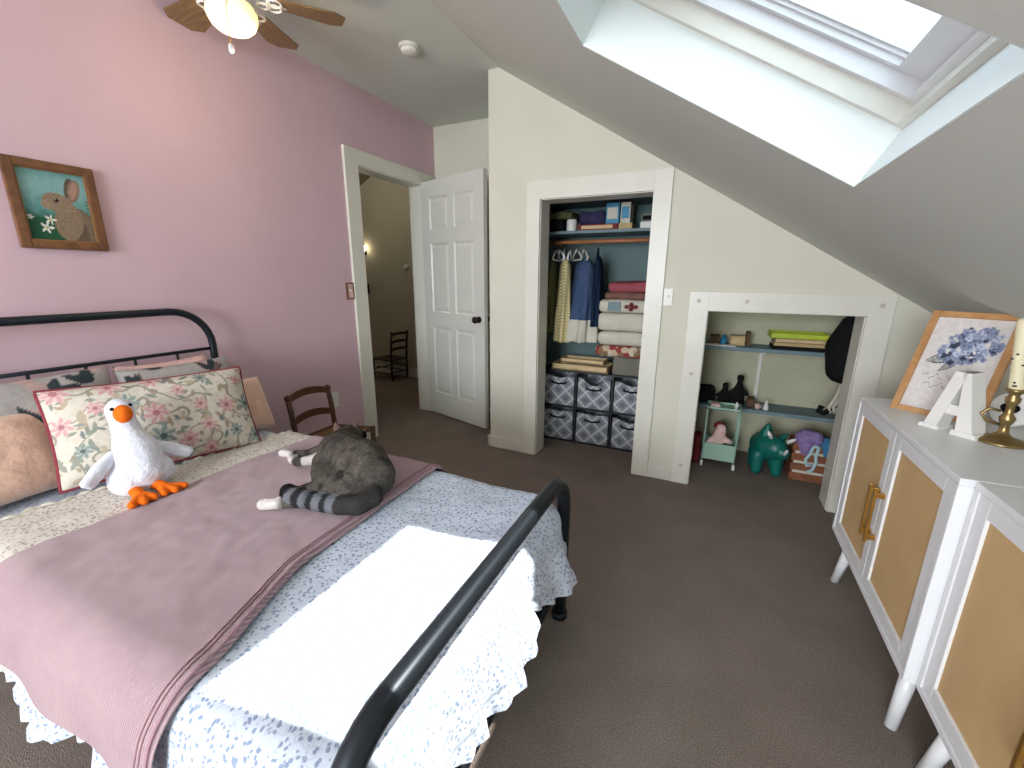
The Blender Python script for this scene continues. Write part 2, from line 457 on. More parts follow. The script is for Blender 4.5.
# closet and cubby interiors ---------------------------------------------------------
bm = B(); bx(bm, 1.10, 2.17, YB, YB+.1, 0, 1.9); struct('wall_closet_back', bm, 'teal_wall')
bm = B(); bx(bm, 1.10, 1.115, YC+TH, YB, 0, 1.79); struct('wall_closet_left', bm, 'teal_wall')
bm = B(); bx(bm, 2.14, 2.18, YC+TH, YB+.1, 0, 1.72); struct('wall_closet_right', bm, 'teal_wall')
bm = B(); bx(bm, 1.115, 2.14, YC+TH, YB, 1.755, 1.765); struct('ceiling_closet', bm, 'teal_wall')
bm = B(); bx(bm, 2.18, 3.42, 3.38, 3.46, 0, 1.3); struct('wall_cubby_back', bm, 'cubby_wall')
bm = B(); bx(bm, 2.18, 2.2, YC+TH, 3.38, 0, 1.3); struct('wall_cubby_left', bm, 'cubby_wall')
bm = B(); bx(bm, 3.30, 3.32, YC+TH, 3.38, 0, 1.03); struct('wall_cubby_right', bm, 'cubby_wall')
# shelves (fixed)
bm = B(); bx(bm, 1.115, 2.14, 3.02, YB, 1.54, 1.56, .003); sh = struct('trim_2', bm, 'shelf_grey')
bm = B(); tube(bm, [(1.115, 3.10, 1.49), (2.14, 3.10, 1.49)], .014); tag(obj('closet_rod', bm, 'rod'), 'round wooden hanging rod under the closet shelf', 'closet rod')
bm = B(); bx(bm, 2.2, 3.30, 3.15, 3.38, .775, .80, .003); struct('trim_3', bm, 'shelf_grey')
bm = B(); bx(bm, 2.2, 3.30, 3.15, 3.38, .36, .385, .003); struct('trim_4', bm, 'shelf_grey')
bm = B(); bx(bm, 2.665, 2.685, 3.362, 3.38, .385, .775)
for k in range(11): bx(bm, 2.671, 2.679, 3.358, 3.363, .41+k*.033, .42+k*.033)
bx(bm, 2.668, 2.682, 3.22, 3.37, .755, .775); tag(obj('shelf_bracket', bm, 'plastic'), 'white slotted metal shelf upright on the low closet back wall', 'bracket')

# casings --------------------------------------------------------------------------
def casing(name, y, pieces):
    bm = B()
    for x0, x1, z0, z1 in pieces: bx(bm, x0, x1, y-.018, y+.004, z0, z1, .0012)
    struct(name, bm, 'trim')
casing('trim_5', YC, [(1.1987, CX0, 0, 1.82), (CX1, 2.0663, 0, 1.82), (CX0, CX1, CZ, 1.82)])
casing('trim_6', YC, [(2.213, KX0, 0, 1.168), (KX1, 3.126, 0, 1.168), (KX0, KX1, KZ, 1.168)])
bm = B()   # jamb linings
bx(bm, CX0-.006, CX0+.004, YC, YC+TH+.002, 0, CZ); bx(bm, CX1-.004, CX1+.006, YC, YC+TH+.002, 0, CZ); bx(bm, CX0, CX1, YC, YC+TH+.002, CZ-.004, CZ+.006)
bx(bm, KX0-.006, KX0+.004, YC, YC+TH+.002, 0, KZ); bx(bm, KX1-.004, KX1+.006, YC, YC+TH+.002, 0, KZ); bx(bm, KX0, KX1, YC, YC+TH+.002, KZ-.004, KZ+.006)
struct('trim_7', bm, 'trim')
bm = B()   # bedroom doorway casing + jambs
bx(bm, -.004, .02, 2.311, DY0, 0, 2.082, .001); bx(bm, -.004, .02, DY1, 3.27, 0, 2.082, .001); bx(bm, -.004, .02, DY0, DY1, DZ, 2.082, .001)
bx(bm, -.004, .016, 3.27, 3.35, DZ, 2.082, .001)
bx(bm, -.125, .004, DY0-.01, DY0+.006, 0, DZ); bx(bm, -.125, .004, DY1-.006, DY1+.01, 0, DZ); bx(bm, -.125, .004, DY0, DY1, DZ-.006, DZ+.01)
struct('trim_8', bm, 'trim')
bm = B()
for x, z in ((2.262, 1.118), (3.076, 1.118), (2.262, .70), (2.262, .12), (2.50, 1.12)):
    lathe(bm, [(.011, 0), (.011, .0015), (.009, .002)], seg=14); q_ = bm.verts[-42:] if False else None
    bm.verts.ensure_lookup_table(); vs_ = [bm.verts[i] for i in range(len(bm.verts)-42, len(bm.verts))]
    bmesh.ops.rotate(bm, cent=(0, 0, 0), matrix=M.Rotation(PI/2, 3, 'X'), verts=vs_); bmesh.ops.translate(bm, vec=(x, YC-.0175, z), verts=vs_)
struct('trim_9', bm, 'knot')
def base(name, boxes):
    bm = B()
    for b in boxes: bx(bm, *b, .006)
    struct(name, bm, 'trim')
base('baseboard_closet', [(.905, 1.1987, YC-.018, YC+.002, 0, .085), (2.0663, 2.213, YC-.018, YC+.002, 0, .085), (3.126, 3.40, YC-.018, YC+.002, 0, .085)])
base('baseboard_return', [(.903, .9235, YC-.018, YB, 0, .085)])
base('baseboard_left', [(-.002, .016, -3.0, 2.311, 0, .085)])
base('baseboard_back', [(.016, .9, YB-.016, YB+.002, 0, .085)])
base('baseboard_hall', [(-3.0, -.2, 4.218, 4.236, 0, .11)])

# hallway ----------------------------------------------------------------------------
bm = B(); bx(bm, -1.70, 1.0, 4.235, 4.33, 0, 2.6); struct('wall_hall', bm, 'hall_wall')
bm = B(); bx(bm, -3.1, -1.66, 4.60, 4.7, 0, 2.6); struct('wall_hall_far', bm, 'amber_lit_wall')
bm = B(); bx(bm, -3.2, -3.1, -3.0, 4.7, 0, 2.6); struct('wall_hall_left', bm, 'hall_wall')
bm = B(); bx(bm, .0, .1, 3.47, 4.3, 0, 2.6); struct('wall_hall_right', bm, 'hall_wall')
bm = B(); bx(bm, -3.1, -.12, -3.1, -3.0, 0, 2.6); struct('wall_hall_rear', bm, 'hall_wall')
bm = B(); bx(bm, -3.2, .1, -3.1, 4.8, 2.6, 2.66)
prism(bm, [(-1.42, 2.6), (-1.42, 2.45), (-3.1, 1.55), (-3.1, 2.6)], (0, 3.2, 0), (1, 0, 0), (0, 0, 1), (0, 1.5, 0))
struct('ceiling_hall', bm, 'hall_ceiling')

# six panel door -----------------------------------------------------------------------
dd = bpy.data.objects.new('door_1', None); COL.objects.link(dd); dd['kind'] = 'structure'
dd.location = (.012, 3.18, .012); dd.rotation_euler = (0, 0, math.atan2(-.223, .727))
def panel_door(W, Hh, T):
    bm = B()
    xs = [0, .11, .345, .415, .65, W]; zs = [0, .20, .80, .93, 1.50, 1.61, 1.86, Hh]
    for side, y in ((-1, -T), (1, 0)):
        vv = [[bm.verts.new((x, y, z)) for z in zs] for x in xs]; pf = []
        for i in range(5):
            for j in range(7):
                f = bm.faces.new((vv[i][j], vv[i+1][j], vv[i+1][j+1], vv[i][j+1]) if side < 0 else (vv[i][j], vv[i][j+1], vv[i+1][j+1], vv[i+1][j]))
                if i in (1, 3) and j in (1, 3, 5): pf.append(f)
        bm.normal_update()
        bmesh.ops.inset_individual(bm, faces=pf, thickness=.014, depth=-.010)
        bmesh.ops.inset_individual(bm, faces=pf, thickness=.008, depth=0)
        bmesh.ops.inset_individual(bm, faces=pf, thickness=.030, depth=.008)
    for a, b in (((0, -T, 0), (0, 0, 0)), ((W, -T, 0), (W, 0, 0))):
        q = [bm.verts.new(p) for p in (a, b, (b[0], b[1], Hh), (a[0], a[1], Hh))]; bm.faces.new(q)
    for z in (0, Hh):
        q = [bm.verts.new(p) for p in ((0, -T, z), (W, -T, z), (W, 0, z), (0, 0, z))]; bm.faces.new(q)
    bmesh.ops.remove_doubles(bm, verts=bm.verts, dist=1e-5)
    return bm
obj('door_panel', panel_door(.76, 1.99, .036), 'door', dd)
for sgn, y0 in ((-1, -.036), (1, 0)):
    bm = B(); lathe(bm, [(.026, 0), (.026, .006), (.010, .010), (.010, .030), (.024, .036), (.028, .048), (.024, .060), (.006, .064)], seg=20)
    bmesh.ops.rotate(bm, cent=(0, 0, 0), matrix=M.Rotation(PI/2 if sgn < 0 else -PI/2, 3, 'X'), verts=bm.verts)
    bmesh.ops.translate(bm, vec=(.70, y0, .90), verts=bm.verts); obj('door_knob', bm, 'bronze', dd)

# ------------------------------------------------------------------ switches, outlets, detector
def plate(name, loc, axis, w, h, m, label, cat, rim=None, kind='switch'):
    t = thing(name, label, cat, loc, axis)        # local: faces +y
    bm = B(); bx(bm, -w/2, w/2, -.001, .007, -h/2, h/2, .003); obj('cover_plate', bm, m, t)
    if kind == 'switch':
        bm = B(); bx(bm, -.006, .006, .006, .018, -.004, .012, .002); obj('toggle', bm, 'plastic', t)
    else:
        for dz in (-.022, .022):
            bm = B(); lathe(bm, [(.015, 0), (.015, .004), (.013, .005)], seg=16); bmesh.ops.rotate(bm, cent=(0, 0, 0), matrix=M.Rotation(-PI/2, 3, 'X'), verts=bm.verts)
            bmesh.ops.translate(bm, vec=(0, .005, dz), verts=bm.verts)
            bx(bm, -.006, -.004, .0095, .0105, dz-.003, dz+.006); bx(bm, .004, .006, .0095, .0105, dz-.003, dz+.006); obj('socket', bm, 'plastic', t)
    if rim:
        bm = B()
        bx(bm, -w/2-.006, -w/2+.004, 0, .011, -h/2-.006, h/2+.006, .002); bx(bm, w/2-.004, w/2+.006, 0, .011, -h/2-.006, h/2+.006, .002)
        bx(bm, -w/2, w/2, 0, .011, h/2-.004, h/2+.006, .002); bx(bm, -w/2, w/2, 0, .011, -h/2-.006, -h/2+.004, .002); obj('rim', bm, rim, t)
    return t
plate('light_switch', (0, 2.277, 1.139), -PI/2, .056, .105, 'pinkp', 'brown-rimmed light switch plate on pink wall beside the doorway', 'light switch', 'frame_wood')
plate('wall_outlet', (0, 2.05, .397), -PI/2, .066, .105, 'plastic', 'white power outlet low on the pink wall behind the small chair', 'outlet', None, 'outlet')
plate('light_switch', (2.094, YC, 1.135), PI, .052, .10, 'plastic', 'white light switch plate between the tall and low closet frames', 'light switch')
bm = B(); lathe(bm, [(.033, 0), (.033, .014), (.026, .024), (.004, .026)], seg=24); bmesh.ops.rotate(bm, cent=(0, 0, 0), matrix=M.Rotation(PI/2, 3, 'X'), verts=bm.verts)
bmesh.ops.translate(bm, vec=(-1.06, 4.236, 1.353), verts=bm.verts); tag(obj('thermostat', bm, 'plastic'), 'small round white thermostat on the hall wall', 'thermostat')
t = thing('smoke_detector', 'round white smoke detector on the flat ceiling', 'smoke detector', (.653, 2.223, H))
bm = B(); lathe(bm, [(.058, .001), (.058, -.014), (.050, -.016)], seg=32); obj('base_ring', bm, 'plastic', t)
bm = B(); lathe(bm, [(.046, -.015), (.048, -.026), (.040, -.036), (.012, -.040)], seg=32); obj('cover', bm, 'plastic', t)

# ------------------------------------------------------------------ ceiling fan
FX, FY, FZ = .479, 1.323, 2.325
fan = thing('ceiling_fan', 'brown bladed ceiling fan with a lit frosted globe light', 'ceiling fan', (FX, FY, H))
def fz(z): return z-H
bm = B(); lathe(bm, [(.06, 0), (.058, -.03), (.03, -.05), (.012, -.055)]); obj('canopy', bm, 'white_lac', fan)
bm = B(); tube(bm, [(0, 0, -.05), (0, 0, fz(2.42))], .011); obj('downrod', bm, 'white_lac', fan)
bm = B(); lathe(bm, [(.03, fz(2.435)), (.10, fz(2.42)), (.11, fz(2.38)), (.105, fz(2.345)), (.07, fz(2.322)), (.06, fz(2.305))]); obj('motor_housing', bm, 'white_lac', fan)
for k in range(6):
    a = math.radians(113.75+60*k); ca, sa = math.cos(a), math.sin(a); R = M.Rotation(a, 3, 'Z')
    bm = B()
    pl = [(.16, -.052), (.38, -.078), (.425, -.046), (.425, .046), (.38, .078), (.16, .052)]
    prism(bm, pl, (0, 0, -.004), (1, 0, 0), (0, 1, 0), (0, 0, .008)); bmesh.ops.bevel(bm, geom=bm.edges[:], offset=.002, segments=1, affect='EDGES')
    bmesh.ops.rotate(bm, cent=(0, 0, 0), matrix=M.Rotation(math.radians(9), 3, 'X'), verts=bm.verts)
    bmesh.ops.translate(bm, vec=(0, 0, fz(FZ)), verts=bm.verts)
    o = obj('blade', bm, 'blade', fan); o.rotation_euler = (0, 0, a)
    bm = B()
    for cx, rr in ((.115, .022), (.155, .026)):
        for s in (-1, 1):
            tube(bm, [(cx+rr*math.cos(q), s*.018+rr*math.sin(q), -.011) for q in [2*PI*i/20 for i in range(20)]], .005, 8, True)
    tube(bm, [(.07, 0, .004), (.2, 0, -.010)], .006, 8)
    bmesh.ops.translate(bm, vec=(0, 0, fz(FZ)), verts=bm.verts)
    o = obj('blade_bracket', bm, 'white_lac', fan); o.rotation_euler = (0, 0, a)
bm = B(); lathe(bm, [(.06, fz(2.305)), (.072, fz(2.295)), (.070, fz(2.28))]); obj('light_fitter', bm, 'white_lac', fan)
bm = B(); lathe(bm, [(.052, fz(2.29)), (.078, fz(2.278)), (.090, fz(2.255)), (.089, fz(2.232)), (.078, fz(2.208)), (.060, fz(2.192)), (.034, fz(2.182)), (.004, fz(2.179))], seg=40); obj('light_globe', bm, 'globe', fan)
bm = B(); tube(bm, [(.065, -.05, fz(2.28)), (.075, -.075, fz(2.22)), (.075, -.075, fz(2.10))], .0018, 6); ch = obj('pull_chain', bm, 'brass', fan)
bm = B(); lathe(bm, [(.003, .03), (.009, .024), (.010, .008), (.005, 0)], (.075, -.075, fz(2.072)), 12); obj('pull_knob', bm, 'white_lac', ch)

# ------------------------------------------------------------------ rabbit painting on pink wall
PY0, PY1, PZ0, PZ1 = .705, .960, 1.3344, 1.6499
t = thing('framed_painting', 'wood framed painting of a brown rabbit beside white flowers', 'picture', (0, (PY0+PY1)/2, PZ0))
W, Hh = PY1-PY0, PZ1-PZ0
def rim(bm, W, Hh, w, t0, t1, bev=.004):   # frame in local (y across, z up, x depth)
    bx(bm, t0, t1, -W/2, -W/2+w, 0, Hh, bev); bx(bm, t0, t1, W/2-w, W/2, 0, Hh, bev)
    bx(bm, t0, t1, -W/2+w, W/2-w, 0, w, bev); bx(bm, t0, t1, -W/2+w, W/2-w, Hh-w, Hh, bev)
bm = B(); rim(bm, W, Hh, .030, .002, .022); obj('frame', bm, 'frame_wood', t)
bm = B()
w2, h2 = W-.05, Hh-.05
def inner(bm, a, b, w, x0, x1):
    bx(bm, x0, x1, -a/2, -a/2+w, b, Hh-b, .002); bx(bm, x0, x1, a/2-w, a/2, b, Hh-b, .002); bx(bm, x0, x1, -a/2, a/2, b, b+w, .002); bx(bm, x0, x1, -a/2, a/2, Hh-b-w, Hh-b, .002)
inner(bm, W-.050, .025, .009, .010, .017); obj('inner_lip', bm, 'lip', t) 
def ell(u, v, cu, cv, ru, rv, rot=0):
    x, y = u-cu, v-cv; c, s = math.cos(rot), math.sin(rot)
    return ((x*c+y*s)/ru)**2+((-x*s+y*c)/rv)**2
def rabbit(u, v):
    n = MN.noise(V((u*9, v*9, 1)))*.5+.5; n2 = MN.noise(V((u*40, v*40, 4)))*.5+.5
    sky = C3(96, 150, 146).lerp(C3(132, 172, 172), sm(.45, .75, v+.2*(n-.5)))
    c = C3(34, 84, 58).lerp(sky, sm(.30, .48, v+.12*(n-.5)))
    c = c.lerp(C3(70, 138, 126), .5*sm(.8, 1.0, v))
    fur = C3(112, 92, 74).lerp(C3(160, 138, 114), n2); dark = C3(66, 54, 44)
    if ell(u, v, .78, .16, .28, .36, .35) < 1: c = fur*.8 if ell(u, v, .78, .12, .10, .22) > 1 else dark.lerp(fur, .4)
    if ell(u, v, .62, .30, .20, .27, -.35) < 1: c = fur*1.05
    if ell(u, v, .72, .76, .070, .16, -.25) < 1: c = dark.lerp(fur, .3)
    if ell(u, v, .78, .74, .085, .17, -.38) < 1: c = fur if ell(u, v, .775, .74, .045, .13, -.38) > 1 else C3(176, 134, 120)
    if ell(u, v, .52, .55, .215, .135, -.15) < 1: c = fur*1.1
    if ell(u, v, .37, .52, .085, .066) < 1: c = fur*1.25
    if ell(u, v, .50, .585, .034, .03) < 1: c = C3(24, 18, 14)
    if ell(u, v, .488, .593, .009, .009) < 1: c = C3(220, 220, 210)
    for cu, cv, r in ((.29, .20, .10), (.36, .31, .085), (.10, .33, .05)):
        a = math.atan2(v-cv, u-cu); rr = math.hypot(u-cu, (v-cv)*1.25)
        if rr < r*(.62+.38*math.cos(5*a)): c = C3(232, 232, 222)
        if rr < r*.22: c = C3(200, 170, 80)
    if u > .9 and n2 > .55 and .35 < v < .62: c = C3(88, 104, 70)
    return c
bm = B(); grid(bm, 90, 110, lambda u, v: V((.009, -w2/2+u*w2, .025+v*h2)), False, col=rabbit); obj('canvas', bm, 'vpaint', t)

# ------------------------------------------------------------------ bed
BX0, BX1, BY0, BY1, BZ = .06, 1.86, .26, 1.31, .50
bed = thing('bed', 'black tubular metal bed frame with arched headboard and footboard', 'bed', (1.0, .785, 0))
bl = V((1.0, .785, 0))
def lp(ps): return [V(p)-bl for p in ps]
def arch(x, y0, y1, z, r, zb=0.0):
    return [V((x, y0, zb)), V((x, y0, (z-r)*.5)), V((x, y0, z-r))]+[V((x, y0+r, z-r))+V((0, -r*math.cos(PI/2*k/8), r*math.sin(PI/2*k/8))) for k in range(1, 9)] + \
        [V((x, y0+r+(y1-y0-2*r)*k/6, z)) for k in range(1, 6)]+[V((x, y1-r, z-r))+V((0, r*math.sin(PI/2*k/8), r*math.cos(PI/2*k/8))) for k in range(0, 9)]+[V((x, y1, (z-r)*.5)), V((x, y1, zb))]
HX, FXB = .075, 1.94
bm = B(); tube(bm, lp(arch(HX, .285, 1.272, 1.075, .17)), .0165, 14); hb = obj('headboard', bm, 'black_metal', bed)
bm = B(); tube(bm, lp([(HX, .285, .885), (HX, 1.272, .885)]), .008, 10); obj('head_rail', bm, 'black_metal', hb)
bm = B(); tube(bm, lp([(HX, .285, .36), (HX, 1.272, .36)]), .012, 10); obj('head_rail', bm, 'black_metal', hb)
for k in range(1, 6):
    y = .285+(1.272-.285)*k/6; bm = B(); tube(bm, lp([(HX, y, .36), (HX, y, .885)]), .006, 8); obj('spindle', bm, 'black_metal', hb)
bm = B(); tube(bm, lp(arch(FXB, .275, 1.29, .585, .12)), .0245, 18); fb = obj('footboard', bm, 'black_metal', bed)
bm = B(); tube(bm, lp([(FXB, .275, .17), (FXB, 1.29, .17)]), .018, 12); obj('foot_rail', bm, 'black_metal', fb)
for y in (.275, 1.29):
    bm = B(); lathe(bm, [(.030, 0), (.030, .02), (.026, .024)], tuple(V((FXB, y, 0))-bl), 16); obj('foot_cap', bm, 'black_metal', fb)
for y in (.29, 1.275):
    bm = B(); bx(bm, HX-bl.x, FXB-bl.x, y-.012-bl.y, y+.012-bl.y, .19, .24, .003); obj('side_rail', bm, 'black_metal', bed)
for k in range(3):
    y = .4+.385*k; bm = B(); bx(bm, HX-bl.x, FXB-.02-bl.x, y-.02-bl.y, y+.02-bl.y, .20, .225, .003); obj('slat_bar', bm, 'black_metal', bed)
for x in (.7, 1.3):
    for y in (.35, .785, 1.22):
        bm = B(); tube(bm, lp([(x, y, 0), (x, y, .2)]), .014, 10); obj('centre_leg', bm, 'black_metal', bed)
bm = B(); bx(bm, BX0+.04, BX1-.03, BY0+.03, BY1-.03, .245, .478, .04, seg=3); tag(obj('mattress', bm, 'mattress'), 'mattress lying on the metal bed frame under the quilt', 'mattress')

# quilt: rings from centre to rim, then a ruffled skirt
RR = .075
QX1 = 1.975
def perim(N):
    x0, x1, y0, y1 = BX0+RR, QX1-RR, BY0+RR, BY1-RR; r = .075; out = []
    segs = [((x0+r, y0), (x1-r, y0), (0, -1)), ('c', (x1-r, y0+r), -90), ((x1, y0+r), (x1, y1-r), (1, 0)), ('c', (x1-r, y1-r), 0),
            ((x1-r, y1), (x0+r, y1), (0, 1)), ('c', (x0+r, y1-r), 90), ((x0, y1-r), (x0, y0+r), (-1, 0)), ('c', (x0+r, y0+r), 180)]
    for s in segs:
        if s[0] == 'c':
            for k in range(10):
                a = math.radians(s[2]+90*(k+.5)/10); out.append((V((s[1][0]+r*math.cos(a), s[1][1]+r*math.sin(a))), V((math.cos(a), math.sin(a)))))
        else:
            a, b = V(s[0]), V(s[1]); n = int((b-a).length/.016)
            for k in range(n): out.append((a.lerp(b, k/n), V(s[2])))
    return out
PR = perim(0); NP = len(PR)
cs = V(((BX0+QX1)/2, (BY0+BY1)/2))
bm = B(); rings = []
def puff(p): return BZ+.006*MN.noise(V((p.x*7, p.y*7, 0)))+.003*MN.noise(V((p.x*22, p.y*22, 3)))
for t_ in [i/26 for i in range(1, 27)]:
    rings.append([bm.verts.new((*(cs.lerp(p, t_)), puff(cs.lerp(p, t_)))) for p, n in PR])
arcl = 0; run = []
for i, (p, n) in enumerate(PR):
    run.append(arcl); arcl += (PR[(i+1) % NP][0]-p).length+.04*(1-abs(n.dot(PR[(i+1) % NP][1])))
NS = 22
for k in range(1, NS+1):
    row = []
    for i, (p, n) in enumerate(PR):
        foot = sm(.2, .9, n.x); head = sm(.3, .9, -n.x); side = 1-foot-head
        l = run[i]
        scal = abs(math.sin(l*9.5))**.7
        drop = (.29+.045*scal+.02*math.sin(l*2.7))*(1-.7*head)
        drop = drop*(1-foot)+foot*(.185+.075*abs(math.sin(p.y*6.6+.5))-.035*sm(1.0, 1.25, p.y))
        s = drop*k/NS; qa = RR*PI/2
        if s < qa: o, d = RR*math.sin(s/RR), RR*(1-math.cos(s/RR))
        else:
            q = s-qa; lean = .42*foot+.12*side
            o = RR+q*lean*(1-.5*q/.3*foot); d = RR+q*math.sqrt(max(.05, 1-(lean*.6)**2))
        f = sm(.25, 1, k/NS)
        o += f*(.022*math.sin(l*19+1.2*math.sin(l*5))+.010*math.sin(l*47))*(1-head)
        if k == NS-3: o -= .006
        if k > NS-3: o += .010*math.sin(l*95)
        row.append(bm.verts.new((p.x+n.x*o, p.y+n.y*o, puff(p)-d)))
    rings.append(row)
cv = bm.verts.new((*cs, BZ))
for i in range(NP): bm.faces.new((cv, rings[0][i], rings[0][(i+1) % NP])).smooth = True
for A, Bq in zip(rings, rings[1:]):
    for i in range(NP):
        bm.faces.new((A[i], Bq[i], Bq[(i+1) % NP], A[(i+1) % NP])).smooth = True
q = obj('quilt', bm, 'quilt'); tag(q, 'white sprigged quilt with ruffled hem spread over the bed', 'quilt')

# over the near edge: arc-length map used by the turned-back fold and the throw
def overmap(b, lift, out=.0):
    """b: distance across the bed from BY0 inwards; negative hangs down the near side; beyond width hangs at far side"""
    Wd = BY1-BY0
    R = RR+lift
    def prof(s):
        qa = R*PI/2
        if s < qa: return R*math.sin(s/R), R*(1-math.cos(s/R))
        return R+(s-qa)*.12, R+(s-qa)*.985
    if b < RR:
        o, d = prof(RR-b); return BY0+RR-o-out, BZ+lift-d
    if b > Wd-RR:
        o, d = prof(b-(Wd-RR)); return BY1-RR+o+out, BZ+lift-d
    return BY0+b, BZ+lift
bm = B()
def fold(u, v):
    b = -.22+v*(1.05+.30); y, z = overmap(b, .012)
    xl = .475+(min(max(y, .2), 1.4)-.37)*.12+.008*math.sin(b*60)
    x = xl+(u*(.86-xl))
    z += .016*sm(0, .05, u)*(1-sm(.6, 1, u))+.004*MN.noise(V((x*14, y*14, 5)))
    if u == 0: z -= .010
    return V((x, y, z))
grid(bm, 22, 110, fold)
o = obj('turned_back_fold', bm, 'quilt_warm_lit', q); o.location = -q.location
bm = B()
pts = []
for k in range(120):
    v = k/119; p = fold(.02, v); pts.append(p+V((-.004, 0, .004+.004*math.sin(k*1.7))))
tube(bm, pts, .009, 8); o = obj('lace_edging', bm, 'whitecloth', q); o.location = -q.location

bm = B()
def thr(u, v):
    b = -.17+v*(1.05+.17+.05)
    lift = .020
    y, z = overmap(b, lift, .012*sm(.05, -.1, b) if False else 0)
    if b < 0:
        y -= .012*sm(0, -.12, b)*(1+.6*math.sin(u*14+1)); 
    if b > 1.05-.07: z += .003
    bb = max(0, b)
    x1 = 1.435+.008*math.sin(bb*5)+.120*(1-sm(0, .42, bb))
    x0 = .745+.012*math.sin(bb*7)
    x = x0+u*(x1-x0)
    z += .012*(1-sm(.80, .92, x))+.004*MN.noise(V((x*9, y*9, 8)))+.002*MN.noise(V((x*25, y*25, 8)))
    if u in (0, 1): z -= .012
    return V((x, y, z))
grid(bm, 90, 110, thr)
for f in bm.faces:
    pass
th_ = obj('throw_blanket', bm, 'throw'); tag(th_, 'dusty pink ribbed throw blanket laid across the bed', 'blanket')
for a, r_ in ((.988, .0030), (.962, .0018), (.948, .0018)):
    bm = B(); tube(bm, [thr(a, k/90)+V((0, 0, .002)) for k in range(91)], r_, 6)
    o = obj('edge_stripe', bm, 'throw_stripe', th_); o.location = -th_.location

# ------------------------------------------------------------------ pillows
def pillow_bm(w, h, t, col=None, nu=40, nv=30, seed=0, pinch=.06):
    bm = B()
    def f(side):
        def g(u, v):
            a, b = 2*u-1, 2*v-1
            e = (max(0, 1-abs(a)**2.6)*max(0, 1-abs(b)**2.6))**.5
            x = a*w/2*(1-pinch*(1-b*b)**1 * abs(a)**3 * .6); z = b*h/2*(1-pinch*(1-a*a)*abs(b)**3)
            y = side*t/2*e+.006*MN.noise(V((a*3+seed, b*3, side)))*e
            return V((x, y, z+h/2))
        return g
    grid(bm, nu, nv, f(-1), col=col); grid(bm, nu, nv, f(1), col=col)
    bmesh.ops.remove_doubles(bm, verts=bm.verts, dist=1e-5)
    return bm
def put(o, loc, rz, lean, roll=0):
    # local -y is the front face; lean backwards; rz turns the front
    o.matrix_world = M.Translation(V(loc)) @ M.Rotation(rz, 4, 'Z') @ M.Rotation(-lean, 4, 'X') @ M.Rotation(roll, 4, 'Y')
def pillow(name, label, w, h, t, mat, loc, rz, lean, roll=0, col=None, piping=None, nu=40, nv=30, group=None, seed=0):
    bm = pillow_bm(w, h, t, col, nu, nv, seed)
    o = obj(name, bm, mat, recentre=False); tag(o, label, 'pillow', group); put(o, loc, rz, lean, roll)
    if piping:
        b2 = B(); n = 26; ps = []
        pinch = .06
        def e(a, b): return V((a*w/2*(1-pinch*(1-b*b)*abs(a)**3*.6), 0, b*h/2*(1-pinch*(1-a*a)*abs(b)**3)+h/2))
        for k in range(n): ps.append(e(-1+2*k/n, -1))
        for k in range(n): ps.append(e(1, -1+2*k/n))
        for k in range(n): ps.append(e(1-2*k/n, 1))
        for k in range(n): ps.append(e(-1, 1-2*k/n))
        tube(b2, ps, .0065, 8, True); obj('piping', b2, piping, o)
    return o
def leaf_shape(u, v, cu, cv, l, w, rot):
    x, y = u-cu, v-cv; c, s = math.cos(rot), math.sin(rot); a, b = x*c+y*s, -x*s+y*c
    if a < 0 or a > l: return False
    return abs(b) < w*math.sin(PI*a/l)
def grey_col(seed):
    rnd = random.Random(seed); sprays = []
    spots = [(.62, .80), (.5, .55), (.12, .8), (.86, .85), (.2, .2), (.8, .25)] if seed == 1 else [(.1, .75), (.5, .5), (.75, .82), (.3, .95), (.85, .3)]
    for cu, cv in spots:
        base_a = rnd.uniform(.3, 2.4)
        for k in range(6): sprays.append((cu, cv, rnd.uniform(.12, .22), rnd.uniform(.018, .035), base_a+rnd.uniform(-1.2, 1.2), rnd.random()))
    def f(u, v):
        n = MN.noise(V((u*6, v*6, seed)))*.5+.5
        c = C3(168, 164, 162).lerp(C3(184, 176, 172), n)
        if MN.noise(V((u*5, v*5, seed+9))) > .22: c = c.lerp(C3(206, 164, 156), .6)
        for cu, cv, l, w, r, h in sprays:
            if leaf_shape(u, v, cu, cv, l, w*1.2, r): c = C3(58, 66, 70) if h < .75 else C3(120, 100, 92)
        return c
    return f
QZ = BZ+.008
FR = PI/2+PI   # front (-y local) towards +x : rotate by +90deg
pillow('pillow', 'grey leaf-print pillow at left of the headboard', .50, .40, .13, 'vcloth', (.300, .555, QZ), PI/2, .30, 0, grey_col(1), None, 70, 56, seed=1)
pillow('pillow', 'grey leaf-print pillow at right of the headboard', .44, .37, .13, 'vcloth', (.305, 1.03, QZ), PI/2, .30, .02, grey_col(2), None, 70, 56, seed=2)
pillow('pillow', 'plain pink pillow wedged behind the right grey leaf-print pillow',   .36, .375, .09, 'pinkp', (.225, 1.02, QZ), PI/2, .26, 0, seed=3)
pillow('pillow', 'peach fluffy pillow left of the floral cushion', .42, .30, .15, 'peach_fur', (.375, .40, QZ+.010), PI/2+.15, .42, 0, seed=4)
pillow('pillow', 'peach fluffy pillow peeking out right of the floral cushion', .40, .27, .13, 'peach_fur', (.415, 1.125, QZ+.012), PI/2+.10, .45, .10, seed=5)
